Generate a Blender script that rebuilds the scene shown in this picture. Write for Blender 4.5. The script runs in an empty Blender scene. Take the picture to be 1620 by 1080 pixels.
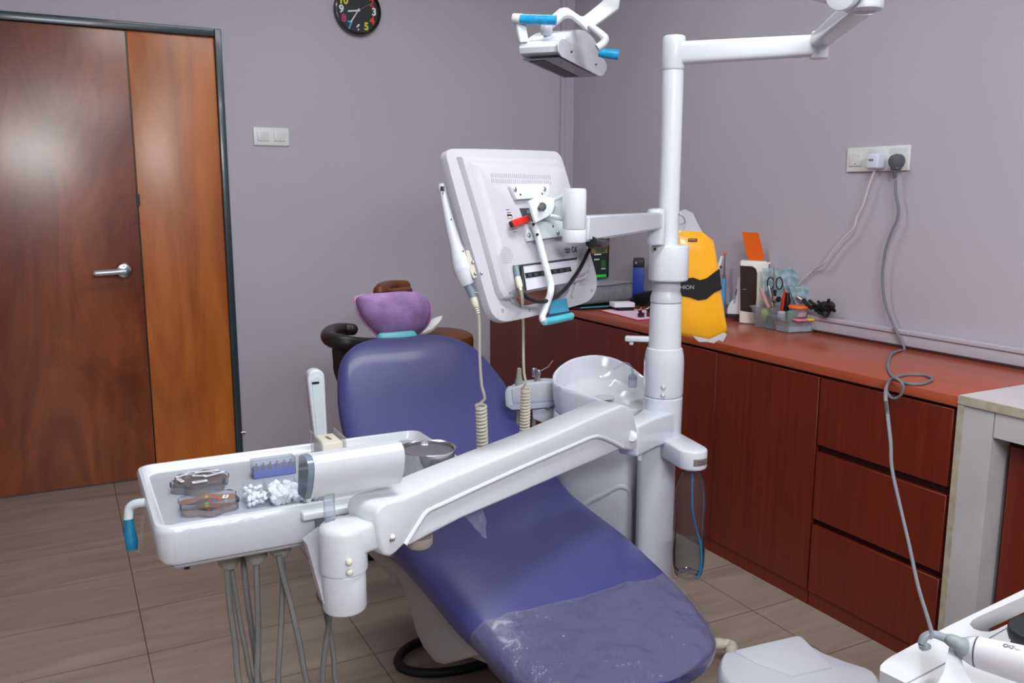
import bpy, bmesh, math, random
from mathutils import Vector as V, Matrix as Mx, noise
random.seed(7)
sc = bpy.context.scene
COL = sc.collection
PI = math.pi

# ---------------------------------------------------------------- camera
FPX = 1364.7; YAW, PIT, ROL = .4809, .1682, -.0011
CAM = V((0, 0, 1.35))
cy_, sy_, cp_, sp_ = math.cos(YAW), math.sin(YAW), math.cos(PIT), math.sin(PIT)
FW = V((sy_*cp_, cy_*cp_, -sp_)); RT0 = V((cy_, -sy_, 0)); DN0 = FW.cross(RT0)
RT = math.cos(ROL)*RT0 + math.sin(ROL)*DN0
DN = -math.sin(ROL)*RT0 + math.cos(ROL)*DN0
cd = bpy.data.cameras.new('camera'); cam = bpy.data.objects.new('camera', cd); COL.objects.link(cam)
cd.sensor_width = 36; cd.lens = FPX/1620*36; cd.clip_start = .02
cam.matrix_world = Mx(((RT.x, -DN.x, -FW.x, CAM.x), (RT.y, -DN.y, -FW.y, CAM.y), (RT.z, -DN.z, -FW.z, CAM.z), (0, 0, 0, 1)))
sc.camera = cam
cd.dof.use_dof = False

# ---------------------------------------------------------------- light
sc.view_settings.view_transform = 'Standard'; sc.view_settings.look = 'None'
sc.view_settings.gamma = 1; sc.view_settings.use_curve_mapping = False
sc.view_settings.exposure = 0.0
w = bpy.data.worlds.new('world'); sc.world = w; w.use_nodes = True
w.node_tree.nodes['Background'].inputs[0].default_value = (.8, .85, 1, 1)
w.node_tree.nodes['Background'].inputs[1].default_value = .3
def area(name, loc, size, power, col, tgt=None):
    l = bpy.data.lights.new(name, 'AREA'); l.shape = 'RECTANGLE'; l.size, l.size_y = size
    l.energy = power; l.color = col
    o = bpy.data.objects.new(name, l); COL.objects.link(o); o.location = loc
    if tgt is not None:
        o.rotation_euler = (V(tgt)-V(loc)).to_track_quat('-Z', 'Y').to_euler()
    return o
area('tube_light_front', (.9, .9, 2.72), (1.2, .25), 32, (.97, 1, .98))
area('tube_light_back', (1.1, 2.9, 2.72), (1.2, .25), 16, (.97, 1, .98))
area('bounce_fill_rear', (.2, -1.7, 2.56), (1.5, .5), 80, (.95, .99, 1), (.9, 4.3, 1.5))  # added unseen fill standing in for bounced flash; also makes the door glare

# ---------------------------------------------------------------- geometry from measured sight lines
def dirp(x, y): return FW + RT*((x-810)/FPX) + DN*((y-540)/FPX)
def P(x, y, d): return CAM + dirp(x, y)*d                 # at forward depth d
def on(x, y, ax, val):
    r = dirp(x, y); return CAM + r*((val-CAM[ax])/r[ax])
def onp(x, y, p0, n):                                     # on a plane
    r = dirp(x, y); return CAM + r*((V(p0)-CAM).dot(n)/r.dot(n))

# ---------------------------------------------------------------- colours and materials
def lin(c): return tuple(((v/255)/12.92 if v/255 <= .04045 else ((v/255+.055)/1.055)**2.4) for v in c)+(1,)
MATS = {}
def mat(name, c, rough=.5, metal=0, spec=None, trans=0, ior=1.45, alpha=1, coat=0, emit=None, estr=0, noise_amt=0, nscale=5, bump=0, bscale=200, sss=0, bdist=.002):
    if name in MATS: return MATS[name]
    m = bpy.data.materials.new(name); m.use_nodes = True; nt = m.node_tree; b = nt.nodes['Principled BSDF']
    b.inputs['Base Color'].default_value = lin(c)
    b.inputs['Roughness'].default_value = rough; b.inputs['Metallic'].default_value = metal
    b.inputs['IOR'].default_value = ior
    if spec is not None: b.inputs['Specular IOR Level'].default_value = spec
    b.inputs['Transmission Weight'].default_value = trans; b.inputs['Alpha'].default_value = alpha
    b.inputs['Coat Weight'].default_value = coat; b.inputs['Coat Roughness'].default_value = .1
    if emit: b.inputs['Emission Color'].default_value = lin(emit); b.inputs['Emission Strength'].default_value = estr
    tc = nt.nodes.new('ShaderNodeTexCoord')
    if noise_amt:
        n = nt.nodes.new('ShaderNodeTexNoise'); n.inputs['Scale'].default_value = nscale; n.inputs['Detail'].default_value = 6
        r = nt.nodes.new('ShaderNodeValToRGB'); e = r.color_ramp.elements
        e[0].position = .3; e[1].position = .7
        e[0].color = lin([max(0, v*(1-noise_amt)) for v in c]); e[1].color = lin([min(255, v*(1+noise_amt)) for v in c])
        nt.links.new(tc.outputs['Object'], n.inputs['Vector']); nt.links.new(n.outputs['Fac'], r.inputs[0]); nt.links.new(r.outputs[0], b.inputs['Base Color'])
    if bump:
        n = nt.nodes.new('ShaderNodeTexNoise'); n.inputs['Scale'].default_value = bscale; n.inputs['Detail'].default_value = 3
        bp = nt.nodes.new('ShaderNodeBump'); bp.inputs['Strength'].default_value = bump; bp.inputs['Distance'].default_value = bdist
        nt.links.new(tc.outputs['Object'], n.inputs['Vector']); nt.links.new(n.outputs['Fac'], bp.inputs['Height']); nt.links.new(bp.outputs[0], b.inputs['Normal'])
    MATS[name] = m; return m
def wood(name, stops, scale=(3, 3, .35), rough=.35, wav=6, coat=0, detail=9, dist=1.2, bands=None, big=0):
    m = bpy.data.materials.new(name); m.use_nodes = True; nt = m.node_tree; b = nt.nodes['Principled BSDF']
    tc = nt.nodes.new('ShaderNodeTexCoord'); mp = nt.nodes.new('ShaderNodeMapping'); mp.inputs['Scale'].default_value = scale
    n = nt.nodes.new('ShaderNodeTexNoise'); n.inputs['Scale'].default_value = wav; n.inputs['Detail'].default_value = detail
    n.inputs['Roughness'].default_value = .62; n.inputs['Distortion'].default_value = dist
    r = nt.nodes.new('ShaderNodeValToRGB'); e = r.color_ramp.elements
    e[0].position, e[0].color = stops[0][0], lin(stops[0][1]); e[1].position, e[1].color = stops[-1][0], lin(stops[-1][1])
    for p, c in stops[1:-1]:
        x = e.new(p); x.color = lin(c)
    nt.links.new(tc.outputs['Object'], mp.inputs['Vector']); nt.links.new(mp.outputs[0], n.inputs['Vector'])
    nt.links.new(n.outputs['Fac'], r.inputs[0])
    out = r.outputs[0]
    if big:
        n2 = nt.nodes.new('ShaderNodeTexNoise'); n2.inputs['Scale'].default_value = big; n2.inputs['Detail'].default_value = 5
        n2.inputs['Distortion'].default_value = 2
        mr = nt.nodes.new('ShaderNodeMapRange'); mr.inputs[1].default_value = .3; mr.inputs[2].default_value = .7; mr.inputs[3].default_value = .72; mr.inputs[4].default_value = 1.18
        mp2 = nt.nodes.new('ShaderNodeMapping'); mp2.inputs['Scale'].default_value = (1.5, 1.5, .6)
        nt.links.new(tc.outputs['Object'], mp2.inputs['Vector']); nt.links.new(mp2.outputs[0], n2.inputs['Vector']); nt.links.new(n2.outputs['Fac'], mr.inputs[0])
        mx = nt.nodes.new('ShaderNodeMix'); mx.data_type = 'RGBA'; mx.blend_type = 'MULTIPLY'; mx.inputs[0].default_value = 1
        nt.links.new(out, mx.inputs[6]); nt.links.new(mr.outputs[0], mx.inputs[7]); out = mx.outputs[2]
    nt.links.new(out, b.inputs['Base Color'])
    b.inputs['Roughness'].default_value = rough; b.inputs['Coat Weight'].default_value = coat; b.inputs['Coat Roughness'].default_value = .22
    MATS[name] = m; return m

WALL = mat('wall_paint', (182, 177, 188), .75, noise_amt=.015, nscale=1.5, bump=.12, bscale=60)
CEIL = mat('ceiling_paint', (225, 224, 226), .9)
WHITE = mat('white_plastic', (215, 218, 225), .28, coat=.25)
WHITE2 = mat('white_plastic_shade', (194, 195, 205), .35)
CERAM = mat('white_glazed', (210, 213, 224), .12, coat=.6)
MONW = mat('monitor_white', (184, 182, 191), .4)
CREAM = mat('cream_rubber', (214, 208, 192), .5)
GREYC = mat('chair_base_grey', (164, 161, 160), .45)
BLUE = mat('blue_sleeve', (20, 150, 205), .3, coat=.4, noise_amt=.12, nscale=60)
BLUED = mat('teal_sleeve', (14, 112, 150), .35, coat=.3, noise_amt=.12, nscale=50)
BLACK = mat('black_plastic', (22, 22, 24), .4)
RUBBER = mat('black_rubber', (16, 16, 17), .6)
DGREY = mat('dark_grey', (60, 64, 70), .5)
STEEL = mat('brushed_steel', (190, 190, 192), .22, metal=1)
STEELD = mat('stainless', (205, 205, 208), .17, metal=1)
HOSE = mat('grey_hose', (118, 118, 116), .5)
HOLD = mat('holder_grey', (150, 150, 142), .5)
CORDG = mat('grey_cord', (120, 124, 132), .5)
CORDW = mat('white_cord', (205, 200, 205), .5)
GREYM = mat('mid_grey', (140, 142, 150), .45)
def thin(name, tint, frost, fcol, rough=.06, refl=1.0):
    m = bpy.data.materials.new(name); m.use_nodes = True; nt = m.node_tree; nt.nodes.clear()
    o = nt.nodes.new('ShaderNodeOutputMaterial'); t = nt.nodes.new('ShaderNodeBsdfTransparent'); t.inputs[0].default_value = lin(tint)
    g = nt.nodes.new('ShaderNodeBsdfGlossy'); g.inputs['Roughness'].default_value = rough
    d = nt.nodes.new('ShaderNodeBsdfDiffuse'); d.inputs[0].default_value = lin(fcol)
    a = nt.nodes.new('ShaderNodeMixShader'); a.inputs[0].default_value = frost; nt.links.new(t.outputs[0], a.inputs[1]); nt.links.new(d.outputs[0], a.inputs[2])
    f = nt.nodes.new('ShaderNodeLayerWeight'); f.inputs[0].default_value = .12
    mm = nt.nodes.new('ShaderNodeMath'); mm.operation = 'MULTIPLY'; mm.inputs[1].default_value = refl; nt.links.new(f.outputs['Fresnel'], mm.inputs[0])
    b = nt.nodes.new('ShaderNodeMixShader'); nt.links.new(mm.outputs[0], b.inputs[0]); nt.links.new(a.outputs[0], b.inputs[1]); nt.links.new(g.outputs[0], b.inputs[2])
    nt.links.new(b.outputs[0], o.inputs[0]); MATS[name] = m; return m
CLEAR = thin('clear_plastic', (246, 248, 252), .06, (225, 230, 238))
CLEAR2 = thin('milky_plastic', (238, 241, 246), .22, (215, 220, 228), .15)
GLASS = thin('clear_bottle', (240, 240, 242), .035, (205, 205, 210), .05, .9)
WATER = mat('water', (235, 240, 245), .02, trans=1, ior=1.33)
FILM = mat('plastic_film', (150, 147, 156), .08, alpha=.14, spec=.8, coat=1.0, bump=1.0, bscale=22, bdist=.02)
BLUEF = mat('file_blue', (14, 50, 150), .4)
GREYF = mat('grey_felt', (140, 138, 146), .9, noise_amt=.06, nscale=40)
TEAL = mat('teal_plastic', (80, 190, 205), .4)
ORANGE = mat('orange_acrylic', (235, 100, 15), .15, alpha=.93, coat=.3)
ORANGE2 = mat('orange_lid', (245, 110, 50), .4)
BROWNP = mat('brown_panel', (50, 36, 32), .25)
YELLOW = mat('yellow_wrap', (250, 175, 25), .3, coat=.3, noise_amt=.03, nscale=10)
WRAPB = mat('black_print', (20, 20, 22), .35)
RED = mat('red_plastic', (215, 35, 25), .35)
PINK = mat('pink_paper', (240, 205, 228), .8)
PINK2 = mat('hot_pink', (205, 25, 95), .7)
COTTON = mat('cotton', (238, 240, 246), .95)
POUCH = mat('sterile_pouch', (185, 215, 226), .3, alpha=.75, bump=.4, bscale=40)
PAPERW = mat('paper_white', (230, 232, 238), .8)
GREENP = mat('green_plastic', (60, 170, 110), .4)
PURPLE = mat('towel_purple', (168, 132, 188), .95, noise_amt=.1, nscale=18, bump=1.0, bscale=160)
MINT = mat('mint_plastic', (95, 185, 200), .4)
LEATHB = mat('brown_leather', (110, 58, 28), .42, noise_amt=.08, nscale=10, bump=.15)
LEATHK = mat('black_leather', (34, 30, 30), .42)
BLKGREY = mat('frame_paint', (46, 60, 68), .28, coat=.2)
TILEG = mat('tile_grey', (186, 183, 186), .35, noise_amt=.035, nscale=7)
TILEE = mat('tile_edge', (168, 160, 142), .7, noise_amt=.08, nscale=40)
TILET = mat('tile_counter', (212, 206, 210), .25, noise_amt=.02, nscale=6)
DOORW = wood('door_wood', [(.25, (90, 38, 16)), (.42, (116, 52, 22)), (.55, (134, 64, 29)), (.75, (154, 80, 42))], (2.2, 2.2, .45), .34, 2.2, coat=.6, dist=2.2, big=1.3)
DOORP = wood('door_panel_wood', [(.25, (158, 80, 26)), (.45, (180, 96, 32)), (.6, (192, 108, 40)), (.78, (202, 122, 50))], (2.2, 2.2, .35), .38, 2.5, coat=.3, dist=1.6, big=1.1)
CABW = wood('cabinet_laminate', [(.3, (96, 27, 9)), (.5, (108, 32, 12)), (.68, (119, 39, 17))], (14, 14, .35), .38, 5, coat=.08, dist=.3)
TOPW = wood('worktop_laminate', [(.3, (158, 70, 42)), (.5, (168, 77, 48)), (.7, (178, 85, 55))], (14, .7, 14), .28, 5, coat=.15, dist=.3)
CABD = mat('cabinet_recess', (60, 18, 8), .6)
# purple vinyl with fine weave
def vinyl():
    m = mat('purple_vinyl', (66, 66, 124), .4, coat=.12)
    nt = m.node_tree; b = nt.nodes['Principled BSDF']; tc = nt.nodes.new('ShaderNodeTexCoord')
    v = nt.nodes.new('ShaderNodeTexVoronoi'); v.inputs['Scale'].default_value = 330
    bp = nt.nodes.new('ShaderNodeBump'); bp.inputs['Strength'].default_value = .22; bp.inputs['Distance'].default_value = .001
    nt.links.new(tc.outputs['Object'], v.inputs['Vector']); nt.links.new(v.outputs['Distance'], bp.inputs['Height']); nt.links.new(bp.outputs[0], b.inputs['Normal'])
    return m
VINYL = vinyl()
def tiles():
    m = bpy.data.materials.new('floor_tiles'); m.use_nodes = True; nt = m.node_tree; b = nt.nodes['Principled BSDF']
    tc = nt.nodes.new('ShaderNodeTexCoord'); mp = nt.nodes.new('ShaderNodeMapping')
    mp.inputs['Location'].default_value = (-.140+.598*4, -2.613+.3125*12, 0)
    br = nt.nodes.new('ShaderNodeTexBrick'); br.offset = 0; br.squash = 1
    br.inputs['Scale'].default_value = 1; br.inputs['Brick Width'].default_value = .598; br.inputs['Row Height'].default_value = .3125
    br.inputs['Mortar Size'].default_value = .0016; br.inputs['Mortar Smooth'].default_value = .2; br.inputs['Bias'].default_value = 0
    br.inputs['Mortar'].default_value = lin((70, 58, 54))
    n = nt.nodes.new('ShaderNodeTexNoise'); n.inputs['Scale'].default_value = 1; n.inputs['Detail'].default_value = 7; n.inputs['Distortion'].default_value = 1.0
    mp2 = nt.nodes.new('ShaderNodeMapping'); mp2.inputs['Scale'].default_value = (2.2, 12, 1)
    r = nt.nodes.new('ShaderNodeValToRGB'); e = r.color_ramp.elements
    e[0].position = .3; e[0].color = lin((136, 121, 110)); e[1].position = .7; e[1].color = lin((158, 142, 130))
    nt.links.new(tc.outputs['Object'], mp.inputs['Vector']); nt.links.new(mp.outputs[0], br.inputs['Vector'])
    nt.links.new(tc.outputs['Object'], mp2.inputs['Vector']); nt.links.new(mp2.outputs[0], n.inputs['Vector']); nt.links.new(n.outputs['Fac'], r.inputs[0])
    nt.links.new(r.outputs[0], br.inputs['Color1']); nt.links.new(r.outputs[0], br.inputs['Color2'])
    nt.links.new(br.outputs['Color'], b.inputs['Base Color']); b.inputs['Roughness'].default_value = .42
    return m
FLOOR = tiles()

# ---------------------------------------------------------------- mesh helpers
def rotm(ax, ang): return Mx.Rotation(ang, 3, ax)
def basis(ux, uy=None, uz=None):
    return Mx((ux, uy, uz)).transposed()
def frame_z(d, up=V((0, 0, 1))):
    z = V(d).normalized()
    if abs(z.dot(up)) > .99: up = V((0, 1, 0))
    x = up.cross(z).normalized(); y = z.cross(x)
    return basis(x, y, z)
def smooth(pts, k=6, closed=False):
    pts = [V(p) for p in pts]; out = []; n = len(pts)
    seg = n if closed else n-1
    for i in range(seg):
        if closed: a, b, c, d = pts[(i-1) % n], pts[i], pts[(i+1) % n], pts[(i+2) % n]
        else: a, b, c, d = pts[max(i-1, 0)], pts[i], pts[i+1], pts[min(i+2, n-1)]
        for j in range(k):
            t = j/k
            out.append(.5*((2*b)+(c-a)*t+(2*a-5*b+4*c-d)*t*t+(3*b-a-3*c+d)*t**3))
    if not closed: out.append(pts[-1])
    return out
def chaikin(pts, it=2):
    for _ in range(it):
        o = []
        for i in range(len(pts)):
            a, b = V(pts[i]), V(pts[(i+1) % len(pts)]); o += [a*.75+b*.25, a*.25+b*.75]
        pts = o
    return pts
class B:
    def __init__(s): s.bm = bmesh.new()
    def _merge(s, t):
        me = bpy.data.meshes.new('t'); t.to_mesh(me); s.bm.from_mesh(me); bpy.data.meshes.remove(me); t.free()
    def box(s, c, size, R=None, bev=0, seg=3, taper=None):
        t = bmesh.new(); bmesh.ops.create_cube(t, size=1)
        for v in t.verts:
            k = 1
            if taper and v.co.z > 0: k = taper
            v.co = V((v.co.x*size[0]*k, v.co.y*size[1]*k, v.co.z*size[2]))
        if bev: bmesh.ops.bevel(t, geom=t.edges[:], offset=bev, segments=seg, profile=.5, affect='EDGES')
        M = Mx.Translation(V(c)) @ (R.to_4x4() if R else Mx())
        bmesh.ops.transform(t, matrix=M, verts=t.verts); s._merge(t); return s
    def bb(s, a, b, bev=0, seg=3):
        a, b = V(a), V(b); return s.box((a+b)/2, [abs(b[i]-a[i]) for i in range(3)], None, bev, seg)
    def lathe(s, prof, c=(0, 0, 0), axis=(0, 0, 1), n=32, sx=1, sy=1, closed=False):
        F = frame_z(axis); c = V(c); rings = []
        for r, z in prof:
            rings.append([c + F @ V((r*sx*math.cos(2*PI*i/n), r*sy*math.sin(2*PI*i/n), z)) for i in range(n)])
        return s.loft(rings, True, not closed)
    def cyl(s, a, b, r, r2=None, n=24, bev=0):
        a, b = V(a), V(b); L = (b-a).length; r2 = r if r2 is None else r2
        if bev: prof = [(max(r-bev, 1e-5), 0), (r-.3*bev, .3*bev), (r, bev), (r2, L-bev), (r2-.3*bev, L-.3*bev), (max(r2-bev, 1e-5), L)]
        else: prof = [(r, 0), (r2, L)]
        return s.lathe(prof, a, b-a, n)
    def loft(s, rings, closed=True, caps=True):
        t = bmesh.new(); vs = [[t.verts.new(p) for p in r] for r in rings]; n = len(rings[0])
        for i in range(len(vs)-1):
            for j in range(n if closed else n-1):
                k = (j+1) % n
                t.faces.new((vs[i][j], vs[i][k], vs[i+1][k], vs[i+1][j]))
        if caps:
            t.faces.new(vs[0][::-1]); t.faces.new(vs[-1])
        bmesh.ops.recalc_face_normals(t, faces=t.faces[:]); s._merge(t); return s
    def tube(s, pts, r, n=10, sx=1, sy=1, k=0, up=V((0, 0, 1)), caps=True):
        if k: 
            m = len(pts); pts = smooth(pts, k)
            if isinstance(r, (list, tuple)):
                r2 = []
                for i in range(len(pts)):
                    u = i/(len(pts)-1)*(m-1); a = min(int(u), m-2); r2.append(r[a]*(1-(u-a))+r[a+1]*(u-a))
                r = r2
        pts = [V(p) for p in pts]; rings = []; prev = None
        for i, p in enumerate(pts):
            d = (pts[min(i+1, len(pts)-1)]-pts[max(i-1, 0)]).normalized()
            if prev is None:
                x = up.cross(d)
                if x.length < .05: x = V((1, 0, 0)).cross(d)
                x.normalize()
            else:
                x = prev - d*prev.dot(d); x.normalize()
            prev = x; y = d.cross(x); rr = r[i] if isinstance(r, (list, tuple)) else r
            rings.append([p + x*rr*sx*math.cos(2*PI*j/n)+y*rr*sy*math.sin(2*PI*j/n) for j in range(n)])
        return s.loft(rings, True, caps)
    def poly(s, pts, vec, bev=0, seg=2):
        """closed outline (3D points in a plane) pushed by vec"""
        t = bmesh.new(); vec = V(vec)
        f = t.faces.new([t.verts.new(V(p)) for p in pts])
        r = bmesh.ops.extrude_face_region(t, geom=[f]); 
        bmesh.ops.translate(t, vec=vec, verts=[g for g in r['geom'] if isinstance(g, bmesh.types.BMVert)])
        bmesh.ops.recalc_face_normals(t, faces=t.faces[:])
        if bev:
            es = [e for e in t.edges if len(e.link_faces) == 2 and e.calc_face_angle(0) > .9]
            bmesh.ops.bevel(t, geom=es, offset=bev, segments=seg, profile=.5, affect='EDGES', clamp_overlap=True)
        s._merge(t); return s
    def plate(s, outs, R, o, depth, bev=0):
        """2D outlines (first outer, others holes) in frame R at o, filled by a 2D curve"""
        cu = bpy.data.curves.new('t', 'CURVE'); cu.dimensions = '2D'; cu.fill_mode = 'BOTH'
        cu.extrude = depth/2
        for ol in outs:
            sp = cu.splines.new('POLY'); sp.points.add(len(ol)-1); sp.use_cyclic_u = True
            for i, p in enumerate(ol): sp.points[i].co = (p[0], p[1], 0, 1)
        ob = bpy.data.objects.new('t', cu); COL.objects.link(ob)
        dg = bpy.context.evaluated_depsgraph_get(); me = bpy.data.meshes.new_from_object(ob.evaluated_get(dg))
        t = bmesh.new(); t.from_mesh(me); bmesh.ops.remove_doubles(t, verts=t.verts, dist=1e-5); bmesh.ops.recalc_face_normals(t, faces=t.faces[:])
        if bev: bmesh.ops.bevel(t, geom=[e_ for e_ in t.edges if len(e_.link_faces) == 2 and e_.calc_face_angle(0) > .9], offset=bev, segments=3, profile=.5, affect='EDGES', clamp_overlap=True)
        bmesh.ops.transform(t, matrix=Mx.Translation(V(o)) @ R.to_4x4(), verts=t.verts)
        bpy.data.objects.remove(ob); bpy.data.curves.remove(cu); bpy.data.meshes.remove(me)
        s._merge(t); return s
    def text(s, txt, R, o, size, depth=.0006, align='CENTER', off=0, sx=1):
        cu = bpy.data.curves.new('t', 'FONT'); cu.body = txt; cu.size = size; cu.extrude = depth; cu.align_x = align; cu.align_y = 'CENTER'; cu.offset = off
        ob = bpy.data.objects.new('t', cu); COL.objects.link(ob)
        dg = bpy.context.evaluated_depsgraph_get(); me = bpy.data.meshes.new_from_object(ob.evaluated_get(dg))
        t = bmesh.new(); t.from_mesh(me)
        bmesh.ops.transform(t, matrix=Mx.Translation(V(o)) @ R.to_4x4() @ Mx.Diagonal((sx, 1, 1, 1)), verts=t.verts)
        bpy.data.objects.remove(ob); bpy.data.curves.remove(cu); bpy.data.meshes.remove(me)
        s._merge(t); return s
    def ball(s, c, r, sc3=(1, 1, 1), R=None, sub=2, nz=0, ns=20):
        t = bmesh.new(); bmesh.ops.create_icosphere(t, subdivisions=sub, radius=1)
        for v in t.verts:
            k = 1+(nz*noise.noise(v.co*ns*.1+V(c)*50) if nz else 0)
            p = V((v.co.x*sc3[0], v.co.y*sc3[1], v.co.z*sc3[2]))*r*k
            v.co = V(c) + (R @ p if R else p)
        s._merge(t); return s
    def sheet(s, pts, n, thick=.0006, wob=0, ws=20):
        """quad sheet from 4 corners, subdivided, rumpled"""
        a, b, c, d = [V(p) for p in pts]; t = bmesh.new(); nm = (b-a).cross(d-a).normalized(); g = []
        for i in range(n+1):
            row = []
            for j in range(n+1):
                u, v = i/n, j/n; p = (a*(1-u)+b*u)*(1-v)+(d*(1-u)+c*u)*v
                p = p + nm*wob*noise.noise(p*ws)
                row.append(t.verts.new(p))
            g.append(row)
        for i in range(n):
            for j in range(n): t.faces.new((g[i][j], g[i+1][j], g[i+1][j+1], g[i][j+1]))
        r = bmesh.ops.solidify(t, geom=t.faces[:], thickness=thick); s._merge(t); return s
    def build(s, name, m, parent=None, sub=0, ang=40, flat=False):
        me = bpy.data.meshes.new(name)
        if parent is not None:
            inv = WM[parent.name].inverted(); bmesh.ops.transform(s.bm, matrix=inv, verts=s.bm.verts)
            WMn = WM[parent.name]
        else:
            WMn = Mx()
        s.bm.to_mesh(me); s.bm.free()
        o = bpy.data.objects.new(name, me); COL.objects.link(o); me.materials.append(m)
        if parent is not None: o.parent = parent
        for p in me.polygons: p.use_smooth = not flat
        if not flat: me.set_sharp_from_angle(angle=math.radians(ang))
        if sub:
            md = o.modifiers.new('sub', 'SUBSURF'); md.levels = sub; md.render_levels = sub
        WM[o.name] = WMn.copy(); return o
WM = {}
def thing(name, label, cat, loc, group=None):
    o = bpy.data.objects.new(name, None); COL.objects.link(o); o.location = loc; o.empty_display_size = .02
    o['label'] = label; o['category'] = cat
    if group: o['group'] = group
    WM[o.name] = Mx.Translation(V(loc)); return o
def tag(o, label, cat, group=None):
    """single-mesh thing: move its origin to its base centre"""
    me = o.data; xs = [v.co for v in me.vertices]
    c = V(((min(p.x for p in xs)+max(p.x for p in xs))/2, (min(p.y for p in xs)+max(p.y for p in xs))/2, min(p.z for p in xs)))
    me.transform(Mx.Translation(-c)); o.location = c; WM[o.name] = Mx.Translation(c)
    o['label'] = label; o['category'] = cat
    if group: o['group'] = group
    return o
def struct(o): o['kind'] = 'structure'; return o
X_, Y_, Z_ = V((1, 0, 0)), V((0, 1, 0)), V((0, 0, 1))
FB = basis(X_, Z_, -Y_)            # a board facing the camera on the back wall: x right, y up
FR = basis(-Y_, Z_, -X_)           # on the right wall, facing -X
# ================================================================ the room
YB, XR, XF = 4.34, 2.646, 2.122
XL, YN, ZC = -1.6, -2.2, 2.78
CT = .815                                                  # worktop height
DX0, DX1, DZ = -.72, .737, 2.105                            # door opening
struct(B().bb((XL-.1, YN-.1, -.05), (XR+.1, YB+.1, 0)).build('floor', FLOOR))
struct(B().bb((XL-.1, YN-.1, ZC), (XR+.1, YB+.1, ZC+.05)).build('ceiling', CEIL))
struct(B().bb((XL-.1, YB, 0), (DX0, YB+.1, ZC)).bb((DX1, YB, 0), (XR+.1, YB+.1, ZC)).bb((DX0, YB, DZ), (DX1, YB+.1, ZC)).build('wall_back', WALL))
struct(B().bb((XR, YN-.1, 0), (XR+.1, YB, ZC)).build('wall_right', WALL))
struct(B().bb((XL-.1, YN-.1, 0), (XL, YB, ZC)).build('wall_left', WALL))
struct(B().bb((XL, YN-.1, 0), (XR, YN, ZC)).build('wall_front', WALL))
struct(B().bb((2.565, YB-.02, CT+.01), (XR-.001, YB-.0005, ZC)).bb((2.59, YB-.026, CT+.01), (XR-.001, YB-.019, ZC)).build('trim_1', WALL))
struct(B().bb((XR-.028, .2, CT+.0105), (XR-.0005, YB-.027, .868), bev=.003).bb((XR-.034, .2, .866), (XR-.0005, YB-.027, .882), bev=.003).build('trim_2', WALL))
# door
d = thing('door_1', 'wooden double door with narrow right leaf in a dark painted frame', 'door', (DX0, YB, 0)); d['kind'] = 'structure'
xs = on(208, 180, 1, YB).x
B().bb((DX1-.03, YB-.012, 0), (DX1, YB+.06, DZ), bev=.003).bb((DX0, YB-.012, 0), (DX0+.03, YB+.06, DZ), bev=.003).bb((DX0+.03, YB-.012, DZ-.035), (DX1-.03, YB+.06, DZ), bev=.003).build('door_frame', BLKGREY, d)
B().bb((DX0+.032, YB+.004, .008), (xs-.003, YB+.044, DZ-.037), bev=.002).build('door_leaf', DOORW, d)
B().bb((xs+.003, YB+.008, .008), (DX1-.032, YB+.044, DZ-.037), bev=.002).build('door_side_leaf', DOORP, d)
B().bb((xs-.004, YB+.012, .005), (xs+.004, YB+.05, DZ-.036)).build('door_gap', BLACK, d)
hc = on(196, 428, 1, YB-.0)
h = B().cyl(hc+V((0, .004, 0)), hc+V((0, -.012, 0)), .036, .032, 36, bev=.003).cyl(hc+V((0, -.012, -.0)), hc+V((0, -.05, 0)), .0115).build('door_handle', STEEL, d)
B().tube([hc+V((.004, -.05, 0)), hc+V((-.02, -.052, 0)), hc+V((-.06, -.05, -.002)), hc+V((-.118, -.048, -.004))], [.0125, .0125, .013, .013], 14, sy=1, k=5).ball(hc+V((-.118, -.048, -.004)), .013).build('lever', mat('lever_silver', (205, 208, 214), .35, metal=.6), h)
B().cyl(hc+V((.0, -.0125, .021)), hc+V((0, -.013, .021)), .0035, n=12).build('keyhole', BLACK, h)
B().bb((xs-.004, YB-.001, 1.30), (xs+.01, YB+.01, 1.352)).build('latch_plate', BLACK, d)
B().cyl((DX1-.01, YB-.03, .182), (DX1+.012, YB-.03, .182), .007, n=14).bb((DX1-.008, YB-.03, .178), (DX1-.004, YB-.01, .186)).build('door_stop', STEEL, d)

# wall clock
cc = on(566, 17, 1, YB-.02); cc.y = YB
k = thing('wall_clock', 'round black wall clock with coloured numerals on the back wall', 'clock', cc)
RC = .119
B().lathe([(RC*.96, 0), (RC, .004), (RC*1.0, .026), (RC*.97, .034), (RC*.92, .036), (RC*.885, .03), (RC*.88, .02)], cc, (0, -1, 0), 64, closed=True).build('case', mat('clock_black', (18, 18, 20), .2, coat=.5), k)
B().cyl(cc+V((0, -.004, 0)), cc+V((0, -.021, 0)), RC*.9, n=64).build('dial', mat('dial_black', (30, 33, 37), .5), k)
cl = {12: (230, 230, 235), 1: (230, 120, 60), 2: (196, 40, 56), 3: (225, 228, 235), 4: (222, 66, 48), 5: (206, 212, 60), 6: (222, 226, 235), 7: (70, 165, 215), 8: (190, 50, 110), 9: (225, 228, 235), 10: (216, 208, 80), 11: (120, 190, 80)}
for n_ in range(1, 13):
    a = PI/2-n_*PI/6; q = cc+V((math.cos(a)*RC*.70, -.0218, math.sin(a)*RC*.70))
    B().text(str(n_), FB, q, .050, .0005, off=.0017, sx=.95).build('numeral', mat('num%d' % n_, cl[n_], .5), k)
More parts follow.
